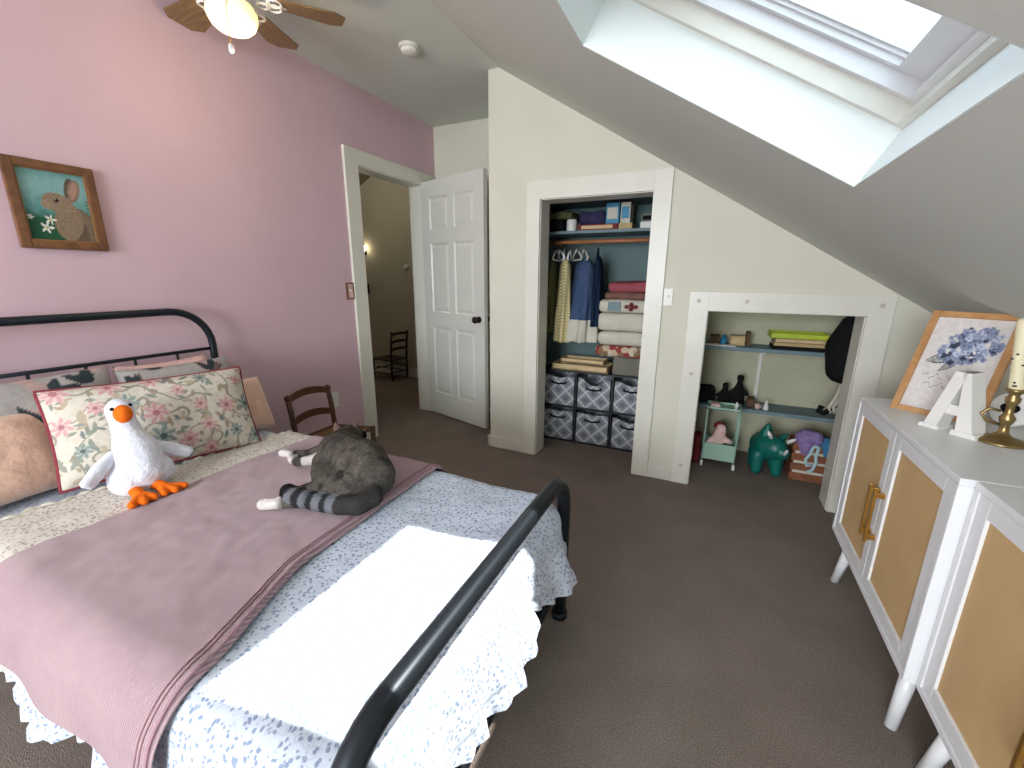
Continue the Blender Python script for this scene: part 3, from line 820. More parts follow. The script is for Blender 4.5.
def floral():
    rnd = random.Random(11); fl = []; lv = []
    tries = 0
    while len(fl) < 24 and tries < 4000:
        tries += 1; p = (rnd.uniform(.02, .98), rnd.uniform(.04, .96))
        if all(math.hypot((p[0]-q[0])*1.8, p[1]-q[1]) > .24 for q in fl): fl.append((p[0], p[1], rnd.uniform(.075, .13), rnd.random(), rnd.uniform(0, 6)))
    for k in range(130): lv.append((rnd.uniform(0, 1), rnd.uniform(0, 1), rnd.uniform(.06, .13), rnd.uniform(.010, .024), rnd.uniform(0, 6.28), rnd.random()))
    def f(u, v):
        n = MN.noise(V((u*18, v*10, 2)))
        c = C3(214, 206, 192)
        if abs(MN.noise(V((u*7, v*4.5, 3)))) < .045: c = C3(156, 150, 134)
        if n > .38: c = C3(186, 172, 150)
        for cu, cv, l, w, r, h in lv:
            x, y = (u-cu)*1.8, v-cv
            if abs(x) < l and abs(y) < l and leaf_shape(x, y, 0, 0, l, w, r):
                c = C3(148, 152, 142) if h < .5 else (C3(124, 134, 130) if h < .7 else C3(170, 150, 128))
        for cu, cv, r, h, ph in fl:
            x, y = (u-cu)*1.8, v-cv; d = math.hypot(x, y)
            if d < r*1.1:
                a = math.atan2(y, x); e = r*(.78+.2*math.sin(a*7+ph))
                if d < e:
                    pet = .5+.5*math.sin(a*7+ph+d/r*5)
                    if h < .72: c = C3(204, 158, 158).lerp(C3(222, 190, 184), pet)
                    else: c = C3(134, 148, 146).lerp(C3(176, 184, 172), pet)
                    if d < r*.25: c = C3(182, 122, 128) if h < .72 else C3(96, 112, 108)
        return c
    return f
pillow('pillow', 'wide floral cushion with wine red piping leaning behind the goose toy', .615, .35, .19, 'vcloth', (.515, .815, QZ+.02), PI/2-.235, .42, .02, floral(), 'pipe', 200, 120)

# ------------------------------------------------------------------ goose toy
g = thing('goose_toy', 'white plush goose toy with orange bill sitting against the floral cushion', 'stuffed toy', (.645, .655, .535), 0)
def gv(x, y, z): return V((x-.645, y-.655, z-.535))
blob('body', [([gv(.655, .655, .60), gv(.64, .66, .655), gv(.605, .662, .71), gv(.585, .662, .765), gv(.583, .662, .800)], [.072, .068, .045, .037, .041]),
              ([gv(.655, .618, .585), gv(.655, .692, .585)], [.058, .058]), ([gv(.59, .662, .800), gv(.607, .660, .795)], [.036, .028])], .006, 'goose', g, smooth=4)
bm = B(); obj_e = []
lathe(bm, [(.027, 0), (.030, .010), (.027, .024), (.016, .036), (.002, .041)], seg=20)
bmesh.ops.scale(bm, vec=(1.0, .84, 1), verts=bm.verts); bmesh.ops.rotate(bm, cent=(0, 0, 0), matrix=M.Rotation(math.radians(72), 3, 'Y'), verts=bm.verts)
bmesh.ops.rotate(bm, cent=(0, 0, 0), matrix=M.Rotation(-.35, 3, 'Z'), verts=bm.verts)
bmesh.ops.translate(bm, vec=gv(.625, .652, .795), verts=bm.verts); obj('bill', bm, 'orange', g)
for s in (-1, 1):
    bm = B(); bmesh.ops.create_icosphere(bm, subdivisions=2, radius=.006, matrix=M.Translation(gv(.618+.004*(-s), .654+s*.026, .818)))
    for f in bm.faces: f.smooth = True
    obj('eye', bm, 'black', g)
def wing(s):
    c = [([gv(.625, .655+s*.055, .665), gv(.645, .655+s*.10, .645), gv(.665, .655+s*.145, .618)], [.020, .020, .014]),
         ([gv(.635, .655+s*.07, .650), gv(.65, .655+s*.11, .622), gv(.665, .655+s*.135, .605)], [.015, .015, .011])]
    blob('wing', c, .005, 'goose', g, smooth=3)
wing(-1); wing(1)
for s, a in ((-1, -.25), (1, .25)):
    yb = .655+(s*.045 if s < 0 else .012)
    e = [([gv(.70, yb, .555), gv(.735, yb+s*.005, .550)], [.019, .018])]
    for k in (-1, 0, 1): e.append(([gv(.735, yb, .549), gv(.778+.006*(k == 0), yb+a*.06+k*.030, .546)], [.015, .0125]))
    blob('foot', e, .004, 'orange', g, smooth=3)

# ------------------------------------------------------------------ cat
ct = thing('cat', 'grey tabby cat with white paws lying curled on the pink throw', 'cat', (1.2, 1.0, .522))
def cv_(x, y, z): return V((x-1.2, y-1.0, z-.522))
chains = [
    ([cv_(1.045, 1.165, .585), cv_(1.105, 1.085, .590), cv_(1.20, 1.03, .600), cv_(1.295, 1.005, .602), cv_(1.365, .985, .588)], [.060, .080, .090, .094, .076]),   # trunk
    ([cv_(1.045, 1.165, .588), cv_(1.01, 1.215, .585), cv_(.995, 1.25, .578)], [.058, .052, .049]),                                         # neck, head
    ([cv_(1.000, 1.245, .580), cv_(1.018, 1.285, .568)], [.040, .024]),                                                                       # muzzle
    ([cv_(.955, 1.215, .612), cv_(.938, 1.22, .638)], [.018, .004]), ([cv_(1.025, 1.245, .618), cv_(1.035, 1.25, .645)], [.018, .004]),        # ears
    ([cv_(1.06, 1.10, .56), cv_(1.00, 1.045, .548), cv_(.955, 1.01, .544), cv_(.925, 1.015, .541), cv_(.90, 1.03, .540)], [.040, .022, .017, .015, .018]),  # fore leg
    ([cv_(1.01, 1.13, .56), cv_(.93, 1.08, .546), cv_(.86, 1.055, .541), cv_(.82, 1.05, .540)], [.038, .019, .015, .018]),                     # fore leg
    ([cv_(1.33, .93, .575), cv_(1.25, .875, .56), cv_(1.19, .835, .550), cv_(1.255, .825, .545), cv_(1.19, .79, .541), cv_(1.125, .752, .540)], [.058, .042, .028, .020, .018, .020]),  # hind leg
    ([cv_(1.33, .90, .56), cv_(1.25, .865, .548)], [.055, .035]),
    ([cv_(1.385, .955, .57), cv_(1.425, .915, .556), cv_(1.410, .868, .549), cv_(1.355, .842, .548), cv_(1.30, .828, .550), cv_(1.245, .815, .554), cv_(1.195, .805, .560), cv_(1.170, .810, .568)], [.034, .034, .033, .031, .030, .029, .029, .027]),  # tail
    ([cv_(1.09, 1.03, .56), cv_(1.17, .965, .56), cv_(1.26, .91, .565)], [.052, .058, .062]),   # belly
]
def catcol(p, ci, t):
    q = p+V((1.2, 1.0, .522)); n = MN.noise(q*30)*.5+.5; n2 = MN.noise(q*12)
    grey = C3(62, 59, 55).lerp(C3(100, 94, 86), max(0, min(1, n+.5*MN.noise(q*90))))
    dark = C3(30, 29, 30); white = C3(222, 214, 210)
    c = grey
    if ci == 8+0 or ci == 9:
        pass
    if ci == 0:
        w = math.sin((t+n2*.06)*34); c = grey.lerp(dark, .45*sm(.35, .9, w)).lerp(C3(92, 84, 72), .5*sm(.1, .5, MN.noise(q*26+V((5, 0, 0)))))
    if ci in (1, 2): c = grey.lerp(dark, .4*sm(.2, .8, math.sin(q.x*130+q.y*60)))
    if ci == 2: c = dark
    if ci in (3, 4): c = grey.lerp(C3(150, 110, 100), .4)
    if ci in (5, 6):
        c = grey.lerp(dark, .7*sm(.2, .7, math.sin(t*26))); c = c.lerp(white, sm(.55, .7, t)) if t > .5 else c
        if ci == 5 and .12 < t < .42: c = white.lerp(grey, .2)
    if ci == 7:
        c = grey.lerp(dark, .75*sm(.1, .6, math.sin(t*46)))
        c = c.lerp(white, sm(.82, .9, t))
    if ci == 9:
        c = C3(112, 114, 120).lerp(dark, .9*sm(-.25, .4, math.sin(t*50))) if t > .45 else C3(66, 64, 61).lerp(dark, .5*n)
        if t > .93: c = dark
    if ci == 10: c = white.lerp(grey, .25) if q.z < .57 and q.y < 1.03 else grey
    return c
blob('body', chains, .0065, 'vfur', ct, catcol, 4)

# ------------------------------------------------------------------ ladder-back chairs
def ladder_chair(name, label, loc, rz, w, d, h, sh, mat, nsl, rush, fl=1.12):
    """local: back along y at x=0, seat towards +x"""
    t = thing(name, label, 'chair', loc, rz); r = .016*w/.29
    for s in (-1, 1):
        bm = B(); y = s*w/2; k = .06*h
        tube(bm, [(0, y, 0), (0, y, sh), (-k*.5, y, sh+(h-sh)*.6), (-k, y, h-.02)], [r*.8, r, r, r*.95], 12)
        lathe(bm, [(r*.7, -.005), (r*1.25, .006), (r*1.25, .016), (r*.7, .026), (.002, .03)], (-k, y, h-.024), 12); obj('back_post', bm, mat, t)
        bm = B(); tube(bm, [(d, y*fl, 0), (d, y*fl, sh+.012)], [r*.75, r], 12); obj('front_leg', bm, mat, t)
        for z in (sh*.35, sh*.65):
            bm = B(); tube(bm, [(0, y, z), (d, y*fl, z)], r*.55, 8); obj('side_stretcher', bm, mat, t)
    for x, ww, z in ((0, w, sh*.4), (d, w*fl, sh*.5)):
        bm = B(); tube(bm, [(x, -ww/2, z), (x, ww/2, z)], r*.55, 8); obj('stretcher', bm, mat, t)
    for k in range(nsl):
        z = sh+(h-sh)*(.38+.52*k/max(1, nsl-1)) if nsl > 1 else sh+(h-sh)*.7
        bm = B(); n = 14; kk = .06*h*(z-sh)/(h-sh); hh = .040*h/.55*(1 if nsl < 3 else .7)
        A = []
        for i in range(n+1):
            u = i/n*2-1; bow = -.022*(1-u*u)*w/.29; top = hh*.45+hh*.6*(1-u*u)
            A.append([bm.verts.new((-kk+bow+e, u*w/2, z+q)) for e, q in ((-.005, -hh*.5+hh*.5*(1-u*u)), (.005, -hh*.5+hh*.5*(1-u*u)), (.005, top), (-.005, top))])
        for a, b in zip(A, A[1:]):
            for j in range(4): bm.faces.new((a[j], a[(j+1) % 4], b[(j+1) % 4], b[j]))
        bm.faces.new(A[0]); bm.faces.new(A[-1][::-1]); obj('back_slat', bm, mat, t)
    bm = B()
    for (a, b) in (((0, -w/2), (d, -w*fl/2)), ((0, w/2), (d, w*fl/2)), ((0, -w/2), (0, w/2)), ((d, -w*fl/2), (d, w*fl/2))):
        tube(bm, [(a[0], a[1], sh), (b[0], b[1], sh)], r*.75, 10)
    obj('seat_rail', bm, mat, t)
    bm = B()
    def seat(u, v):
        x = u*d; ww = w*(1+(fl-1)*u); return V((x, (v-.5)*ww, sh+.004-.012*math.sin(PI*u)*math.sin(PI*v)))
    grid(bm, 16, 16, seat); obj('seat', bm, rush, t)
    return t
MT['rush'] = plain('woven_rush', C(112, 84, 54), .9, var=.2, vs=40, bs=90, bstr=.6)
ladder_chair('ladder_back_chair', 'small dark brown ladder-back chair behind the cat against the pink wall', (.205, 1.715, 0), 0, .285, .25, .565, .300, 'chair_wood', 2, 'rush', 1.5)
ladder_chair('ladder_back_chair', 'dark ladder-back chair in the hallway beyond the open doorway', (-1.10, 4.045, 0), PI-.12, .25, .30, .60, .25, 'hall_wood', 3, 'hall_wood')

# hall lamp + dark thing below it
t = thing('wall_sconce', 'small glowing wall lamp in the hallway', 'wall lamp', (-1.685, 4.235, 1.56))
bm = B(); bx(bm, -.018, .018, -.012, 0, -.06, .02, .004); obj('back_plate', bm, 'bronze', t)
bm = B(); tube(bm, [(0, -.01, -.03), (0, -.05, -.04), (0, -.05, -.01)], .006, 8); obj('arm', bm, 'bronze', t)
bm = B(); lathe(bm, [(.012, -.012), (.036, .01), (.042, .035), (.03, .06), (.006, .07)], (0, -.05, -.012), 20); obj('bulb_shade', bm, 'sconce', t)
bm = B(); bx(bm, -1.715, -1.665, 4.16, 4.233, 1.03, 1.15, .01); tube(bm, [(-1.69, 4.19, 1.15), (-1.69, 4.18, 1.21)], .01, 8); tag(obj('wall_fixture', bm, 'black'), 'small black fixture on the hall wall below the lamp', 'wall fixture')

# ------------------------------------------------------------------ rattan cabinets
def cabinet(label, loc, hnd, far_hinge_note=None):
    """local: front faces -x at x=0; y from -w/2 to w/2"""
    t = thing('rattan_cabinet', label, 'cabinet', loc, 0, None)
    w, d, z0, z1 = .785, .40, .211, .796; e = .018
    bm = B()
    bx(bm, 0, d, -w/2, -w/2+e, z0, z1-e, .002); bx(bm, 0, d, w/2-e, w/2, z0, z1-e, .002); bx(bm, 0, d, -w/2+e, w/2-e, z0, z0+e, .002)
    bx(bm, d-.008, d, -w/2+e, w/2-e, z0+e, z1-e); bx(bm, .03, d-.01, -w/2+e, w/2-e, .49, .505)
    obj('carcass', bm, 'white_lac', t)
    bm = B(); bx(bm, 0, d, -w/2, w/2, z1-e, z1, .003); obj('top_panel', bm, 'white_lac', t)
    for s in (-1, 1):
        y0, y1 = (-w/2+e+.002, -.0015) if s < 0 else (.0015, w/2-e-.002)
        a, b = z0+e+.002, z1-e-.002; f = .042; x0, x1 = .003, .021
        bm = B(); bx(bm, x0, x1, y0, y0+f, a, b, .002); bx(bm, x0, x1, y1-f, y1, a, b, .002); bx(bm, x0, x1, y0+f, y1-f, a, a+f, .002); bx(bm, x0, x1, y0+f, y1-f, b-f, b, .002)
        dr = obj('door', bm, 'white_lac', t)
        bm = B(); bx(bm, x0+.007, x1-.004, y0+f-.004, y1-f+.004, a+f-.004, b-f+.004); obj('rattan_panel', bm, 'rattan', dr)
        bm = B(); yy = s*.022
        bx(bm, -.026, -.017, yy-.005, yy+.005, .395, .585, .002)
        for z in (.415, .565): bx(bm, -.020, .004, yy-.007, yy+.007, z-.008, z+.008, .002)
        obj('handle', bm, hnd, dr)
    for sx in (0, 1):
        for sy in (-1, 1):
            bm = B(); x = .055 if sx == 0 else d-.055; y = sy*(w/2-.09)
            tube(bm, [(x, y, z0+.002), (x+(-.025 if sx == 0 else .02), y+sy*.03, .0)], [.021, .015], 16); obj('leg', bm, 'white_lac', t)
    return t
c1 = cabinet('white rattan-door cabinet nearer the low closet, holding the framed flower print', (2.90, 1.6425, 0), 'brass')
c2 = dup(c1, (2.926, .853, -.0), 0, 'white rattan-door cabinet nearest the camera at the right edge')
TOPZ = .796

# hydrangea print leaning
t = thing('framed_print', 'oak framed blue hydrangea print leaning on the far white cabinet', 'picture', (2.95, 1.893, TOPZ))
e = V((.78, -.626, 0)); e.normalize(); back = V((.626, .78, 0)); back.normalize()
upv = (V((0, 0, 1))*.345+back*.165); HL = upv.length*.985; upv.normalize(); nrm = upv.cross(e); 
if nrm.dot(back) > 0: nrm = -nrm            # towards the viewer
PW = .228
def fl(a, b, n): return e*a+upv*b+nrm*n
def fbox(bm, a0, a1, b0, b1, n0, n1, bev=.003):
    obx(bm, fl((a0+a1)/2, (b0+b1)/2, (n0+n1)/2), (a1-a0, b1-b0, abs(n1-n0)), M((e, upv, nrm)).transposed(), bev)
bm = B(); fw = .020
fbox(bm, 0, fw, 0, HL, -.018, .0); fbox(bm, PW-fw, PW, 0, HL, -.018, .0); fbox(bm, fw, PW-fw, 0, fw, -.018, .0); fbox(bm, fw, PW-fw, HL-fw, HL, -.018, .0)
obj('frame', bm, 'oak', t)
rnd = random.Random(5); florets = []
for k in range(150):
    a, r = rnd.uniform(0, 6.28), math.sqrt(rnd.random()); florets.append((.58+.36*r*math.cos(a), .71+.19*r*math.sin(a)+.05*math.cos(a), rnd.uniform(.035, .06), rnd.uniform(0, 6), rnd.random()))
def hyd(u, v):
    c = C3(230, 225, 220)
    for (cu, cv, l, w, r) in ((.48, .60, .42, .075, 3.45), (.55, .58, .34, .05, 3.9)):
        x, y = u-cu, (v-cv)*1.45
        if leaf_shape(x, y, 0, 0, l, w, r):
            c = C3(120, 126, 120).lerp(C3(206, 206, 200), .5+.5*MN.noise(V((u*26, v*26, 0))))
            if not leaf_shape(x, y, 0, 0, l*.97, w*.78, r): c = C3(60, 66, 66)
    for cu, cv, r, ph, h in florets:
        x, y = u-cu, (v-cv)*1.45; d = math.hypot(x, y)
        if d < r:
            a = math.atan2(y, x)
            if d < r*(.6+.4*abs(math.cos(2*a+ph))):
                c = C3(176, 188, 210).lerp(C3(112, 124, 158), h) if h < .9 else C3(62, 68, 92)
                if h < .25: c = C3(196, 204, 224)
                if d < r*.2: c = C3(50, 56, 80)
    # script lettering strokes under the bloom
    for cu, cv, kx in ((.36, .36, 44), (.42, .27, 34)):
        wv = cv+.022*math.sin(u*kx)+.010*math.sin(u*kx*2.3)
        if abs(v-wv) < .0045 and cu-.22 < u < cu+.28: c = C3(160, 158, 160)
    return c
bm = B(); grid(bm, 100, 140, lambda u, v: fl(fw-.002+u*(PW-2*fw+.004), fw-.002+v*(HL-2*fw+.004), -.010), False, col=hyd); obj('print_sheet', bm, 'vpaint', t)
bm = B(); fbox(bm, .004, PW-.004, .004, HL-.004, -.017, -.013); obj('backing_board', bm, 'tan', t)

# standing white letter A
t = thing('letter_block', 'standing white wooden letter A in front of the flower print', 'letter', (3.012, 1.640, TOPZ))
ex = V((.62, -.785, 0)); ex.normalize(); bk = V((.785, .62, 0)); bk.normalize()
bm = B(); hh, ww = .185, .126
def quad(pl, th0=0): prism(bm, pl, -ex*ww/2, ex, (0, 0, 1), bk*.055)
T0, T1 = ww*.40, ww*.66
quad([(0, 0), (.034, 0), (T0+.030, hh), (T0, hh)])
quad([(ww-.042, 0), (ww, 0), (T1+.004, hh), (T0+.020, hh)])
prism(bm, [(.024, .055), (ww-.030, .055), (ww-.036, .085), (.034, .085)], -ex*ww/2+bk*.003, ex, (0, 0, 1), bk*.049)
for pl_ in ([(-.008, 0), (.046, 0), (.044, .012), (-.006, .012)], [(ww-.052, 0), (ww+.010, 0), (ww+.006, .014), (ww-.050, .014)]):
    prism(bm, pl_, -ex*ww/2-bk*.003, ex, (0, 0, 1), bk*.061)
obj('letter_body', bm, 'white', t)

# candlestick with candle
t = thing('candlestick', 'brass candlestick on the white cabinet beside the letter A', 'candlestick', (3.116, 1.604, TOPZ))
bm = B(); lathe(bm, [(.055, 0), (.056, .004), (.048, .010), (.022, .018), (.012, .028), (.009, .050), (.015, .062), (.017, .072), (.009, .084), (.008, .105), (.014, .116), (.016, .128), (.010, .136), (.016, .146), (.020, .150), (.018, .156), (.012, .156)], seg=28); obj('stem', bm, 'dark_brass', t)
bm = B(); tube(bm, [(-.009, .004, .05), (-.035, .012, .055), (-.048, .015, .075), (-.035, .013, .092), (-.014, .006, .088)], .004, 8); obj('side_loop', bm, 'dark_brass', t)
cd = thing('taper_candle', 'ivory candle with dark specks standing in the brass candlestick', 'candle', (3.116, 1.604, TOPZ+.150))
bm = B(); lathe(bm, [(.0135, .0), (.0150, .006), (.0145, .19), (.0115, .198), (.003, .200)], seg=24); obj('wax', bm, 'candle', cd)
cd.rotation_euler = M.Rotation(.17, 3, V((.425, -.905, 0))).to_euler()
bm = B(); tube(bm, [(0, 0, .196), (0, .001, .208)], .0013, 6); obj('wick', bm, 'black', cd)
rs = random.Random(3)
for k in range(14):
    a, z = rs.uniform(0, 6.28), rs.uniform(.01, .12); bm = B(); bmesh.ops.create_icosphere(bm, subdivisions=1, radius=.0034, matrix=M.Translation((.0142*math.cos(a), .0142*math.sin(a), z))); obj('dark_speck', bm, 'bronze', cd)
# white heart plaque behind
t = thing('heart_plaque', 'white round ornament with a black heart behind the candlestick', 'ornament', (3.215, 1.80, TOPZ), -.9)
bm = B(); lathe(bm, [(.05, -.006), (.055, 0), (.05, .006)], seg=32); bmesh.ops.rotate(bm, cent=(0, 0, 0), matrix=M.Rotation(PI/2-.25, 3, 'X'), verts=bm.verts); bmesh.ops.translate(bm, vec=(0, 0, .055), verts=bm.verts); obj('disc', bm, 'white', t)
hp = []
for k in range(28):
    q_ = 2*PI*k/28; hp.append((.0014*16*math.sin(q_)**3, .0014*(13*math.cos(q_)-5*math.cos(2*q_)-2*math.cos(3*q_)-math.cos(4*q_))))
bm = B(); prism(bm, hp, (0, -.010, .055), (1, 0, 0), (0, .24, .97), (0, -.004, 0)); obj('heart', bm, 'black', t)

# ------------------------------------------------------------------ tall closet contents
OX0, OX1, OY0, OY1, OZ = 1.19, 2.02, 2.985, 3.265, .565
bm = B(); e_ = .014
cw = (OX1-OX0-e_)/3
for k in range(4): bx(bm, OX0+k*cw, OX0+k*cw+e_, OY0, OY1, 0, OZ, .001)
for z in (0, .275, OZ-e_): bx(bm, OX0+e_, OX1-e_, OY0+.001, OY1-.001, z, z+e_)
bx(bm, OX0+e_, OX1-e_, OY1-.006, OY1-.002, e_, OZ-e_)
tag(obj('cube_organizer', bm, 'black_lam'), 'black six-cube organizer on the closet floor', 'organizer')
def bin_(label, x, z, sag):
    t = thing('storage_bin', label, 'storage bin', (x, OY0+.006, z), 0, 'grey trellis bins in the cube organizer')
    w, h, d = cw-e_-.014, .232, .25; bm = B()
    def face(u, v):
        xx = (u-.5)*w; top = h-sag*math.sin(PI*u)**2; return V((xx*(1-.02*v), .012*math.sin(PI*v)*-.4, v*top))
    grid(bm, 18, 14, face)
    grid(bm, 4, 6, lambda u, v: V((-w/2+.0, u*d, v*h))); grid(bm, 4, 6, lambda u, v: V((w/2, u*d, v*h))); grid(bm, 4, 4, lambda u, v: V(((v-.5)*w, d, u*h))); grid(bm, 4, 4, lambda u, v: V(((v-.5)*w, u*d, 0.001)))
    obj('fabric_box', bm, 'lattice', t)
    bm = B(); zc = h*.80-sag*.6; tube(bm, [(-.055, -.002, zc+.012), (-.05, -.010, zc), (0, -.014, zc-.006), (.05, -.010, zc), (.055, -.002, zc+.012)], .007, 8); obj('handle', bm, 'black', t)
names = [('upper left', 0, 1, .02), ('upper middle', 1, 1, .06), ('upper right', 2, 1, .03), ('lower left', 0, 0, .01), ('lower middle', 1, 0, .01), ('lower right', 2, 0, .03)]
for nm, i, j, sg in names:
    bin_('grey trellis-pattern fabric bin in the %s cube of the black organizer' % nm, OX0+e_/2+(i+.5)*cw, .014+.275*j+.001, sg)
# wooden trays
def tray(label, x0, x1, y0, y1, z, h):
    bm = B(); bx(bm, x0, x1, y0, y1, z, z+.008); bx(bm, x0, x1, y0, y0+.012, z, z+h, .002); bx(bm, x0, x1, y1-.012, y1, z, z+h, .002); bx(bm, x0, x0+.012, y0, y1, z, z+h, .002); bx(bm, x1-.012, x1, y0, y1, z, z+h, .002)
    tag(obj('wooden_tray', bm, 'tan_wood'), label, 'tray')
tray('pale wooden tray on top of the black organizer, lower of two', 1.27, 1.70, 2.99, 3.20, OZ+.001, .045)
tray('smaller pale wooden tray stacked on the lower wooden tray', 1.32, 1.66, 3.04, 3.19, OZ+.048, .032)
# grey box, folded textiles stack
def soft(name, label, cat, x0, x1, y0, y1, z0, z1, m, bev=.03, cut=5, group=None, wob=.015):
    bm = B(); bx(bm, x0, x1, y0, y1, z0, z1, min(bev, (z1-z0)*.45), seg=3)
    bmesh.ops.subdivide_edges(bm, edges=[e for e in bm.edges if e.calc_length() > .05], cuts=cut, use_grid_fill=True)
    for v in bm.verts:
        k = MN.noise(v.co*11+V((z0*30, 0, 0))); v.co += V((.6*k*wob, -.6*k*wob, 0)); 
        if v.co.z > z0+.01: v.co.z += k*wob*.8
    for f in bm.faces: f.smooth = True
    return tag(obj(name, bm, m), label, cat, group)
soft('felt_box', 'grey felt box on the organizer under the folded quilts', 'box', 1.73, 2.08, 2.99, 3.24, OZ+.001, .695, 'greybox', .012)
soft('folded_quilt', 'folded multicoloured patchwork quilt at the bottom of the closet stack', 'folded quilt', 1.60, 2.10, 2.96, 3.27, .697, .775, 'patch', .035)
soft('folded_pillow', 'white pillow lying on the patchwork quilt in the closet', 'folded bedding', 1.61, 2.10, 2.965, 3.27, .777, .875, 'whitecloth', .045)
soft('folded_blanket', 'thick cream folded blanket in the middle of the closet stack', 'folded bedding', 1.60, 2.10, 2.97, 3.27, .877, 1.005, 'whitecloth', .05)
def quiltc(bmat): return bmat
fq = soft('folded_quilt', 'folded white quilt with grey square and red motif in the closet', 'folded quilt', 1.61, 2.10, 2.97, 3.27, 1.007, 1.095, 'whitecloth', .035)
bm = B(); prism(bm, [(1.675, 1.018), (1.765, 1.020), (1.765, 1.082), (1.68, 1.080)], (0, 2.960, 0), (1, 0, 0), (0, 0, 1), (0, .012, 0)); o = obj('grey_square', bm, 'shelf_grey', fq); o.location = -fq.location
bm = B()
for a, b in ((1.805, 1.05), (1.835, 1.066), (1.835, 1.034), (1.865, 1.05), (1.84, 1.05)):
    prism(bm, [(a+.016*math.cos(q), b+.014*math.sin(q)) for q in [2*PI*k/10 for k in range(10)]], (0, 2.960, 0), (1, 0, 0), (0, 0, 1), (0, .012, 0))
o = obj('red_motif', bm, 'red', fq); o.location = -fq.location
soft('folded_cloth', 'brown-pink folded cloth between white quilt and rose blanket', 'folded bedding', 1.64, 2.10, 3.0, 3.27, 1.097, 1.142, 'puce', .02)
soft('folded_blanket', 'rose pink folded blanket on top of the closet stack', 'folded bedding', 1.66, 2.10, 3.0, 3.27, 1.144, 1.215, 'mauve', .03)

# garments on hangers
def garment(name, label, x, z_top, z_bot, w_top, w_bot, d_top, d_bot, mat, rz=0, hem=None, folds=7, hangm='white_lac', y=3.10):
    t = thing(name, label, 'clothing', (x, y, z_bot), rz)
    H_ = z_top-z_bot
    def surf(z0, z1, m, nm, grow=0):
        bm = B()
        def f(u, v):
            a = 2*PI*u; k = 1-(z0+v*(z1-z0))/H_
            kk = sm(0, 1, k); w = w_top+(w_bot-w_top)*kk+grow; d = d_top+(d_bot-d_top)*kk+grow
            if k < .12: w *= .35+.65*sm(-.02, .12, k); d *= .55+.45*sm(-.02, .12, k)
            r = 1+.16*kk*math.sin(folds*a+3*k)+.05*kk*math.sin(folds*2.6*a)
            return V((w/2*math.cos(a)*r, d/2*math.sin(a)*r, z0+v*(z1-z0)))
        grid(bm, 72, 22, f); bmesh.ops.remove_doubles(bm, verts=bm.verts, dist=1e-6); return obj(nm, bm, m, t)
    surf(hem or 0, H_, mat, 'bodice_and_skirt')
    if hem: surf(0, hem+.01, 'whitecloth', 'ruffled_hem', .012)
    return t
def hanger(x, label, rz, m):
    t = thing('clothes_hanger', label, 'hanger', (x, 3.10, 1.49), rz, 'hangers on the closet rod')
    bm = B(); tube(bm, [(0, .012, -.012), (0, .017, .004), (0, .008, .019), (0, -.008, .019), (0, -.016, .006), (0, -.004, -.030), (0, 0, -.05)], .0022, 6); obj('hook', bm, 'dark_brass', t)
    bm = B(); tube(bm, [(0, 0, -.05), (0, -.07, -.085), (0, -.115, -.115), (0, -.10, -.125), (0, .10, -.125), (0, .115, -.115), (0, .07, -.085), (0, 0, -.05)], .0065, 8); obj('shoulder_bar', bm, m, t)
for x, rz, m, lb in ((1.245, .10, 'white_lac', 'white hanger at left end of closet rod'), (1.30, .35, 'white_lac', 'white hanger holding the yellow plaid dress'), (1.345, .2, 'white_lac', 'empty white hanger right of the plaid dress'), (1.455, .5, 'whitecloth', 'padded white hanger holding the blue dress'), (1.275, .55, 'white_lac', 'white hanger just left of the plaid dress'), (1.40, .6, 'whitecloth', 'padded cream hanger left of the blue dress'), (1.555, .2, 'dnavy', 'dark hanger holding the navy dress')):
    hanger(x, lb, rz, m)
garment('dress', 'olive green garment at left end of closet rod', 1.225, 1.385, .84, .04, .07, .22, .24, 'olive', .1)
garment('dress', 'yellow plaid dress on the closet rod', 1.315, 1.385, .775, .08, .135, .22, .26, 'plaid', .40)
garment('dress', 'blue dress with white ruffled hem on the closet rod', 1.465, 1.375, .785, .13, .23, .22, .27, 'navy', .55, .15)
garment('dress', 'dark navy dress behind the blue dress on the closet rod', 1.565, 1.385, .90, .06, .10, .22, .24, 'dnavy', .15)

# closet top shelf
SZ = 1.561
soft('folded_bag', 'black bag at left end of the closet top shelf', 'bag', 1.16, 1.30, 3.06, 3.30, SZ, 1.645, 'black', .03)
soft('folded_cloth', 'olive cloth lying on the black bag on the top shelf', 'folded cloth', 1.18, 1.36, 3.08, 3.30, 1.649, 1.70, 'olive', .02)
bm = B(); lathe(bm, [(.034, 0), (.036, .004), (.036, .07), (.034, .075), (.034, .078), (.004, .08)], (1.36, 3.075, SZ), 24); tag(obj('canister', bm, 'plastic'), 'white round canister at front of the closet top shelf', 'canister')
def card(name, label, x0, x1, y0, y1, z0, z1, m, cat='box', deco=None):
    bm = B(); bx(bm, x0, x1, y0, y1, z0, z1, .002); o = tag(obj(name, bm, m), label, cat)
    if deco:
        bm = B(); bx(bm, x0+.1*(x1-x0), x1-.12*(x1-x0), y0-.0015, y0+.001, z0+.22*(z1-z0), z1-.22*(z1-z0)); p = obj('printed_panel', bm, deco, o); p.location = -o.location
    return o
card('game_box', 'flat dark red game box on the closet top shelf', 1.41, 1.69, 3.05, 3.28, SZ, 1.60, 'red', 'box', 'tan_wood')
card('cardboard_box', 'small tan box right of the red game box', 1.695, 1.785, 3.06, 3.25, SZ, 1.60, 'tan')
soft('folded_cloth', 'dark purple folded clothes on the closet top shelf', 'folded cloth', 1.40, 1.585, 3.10, 3.30, 1.602, 1.70, 'purple', .03)
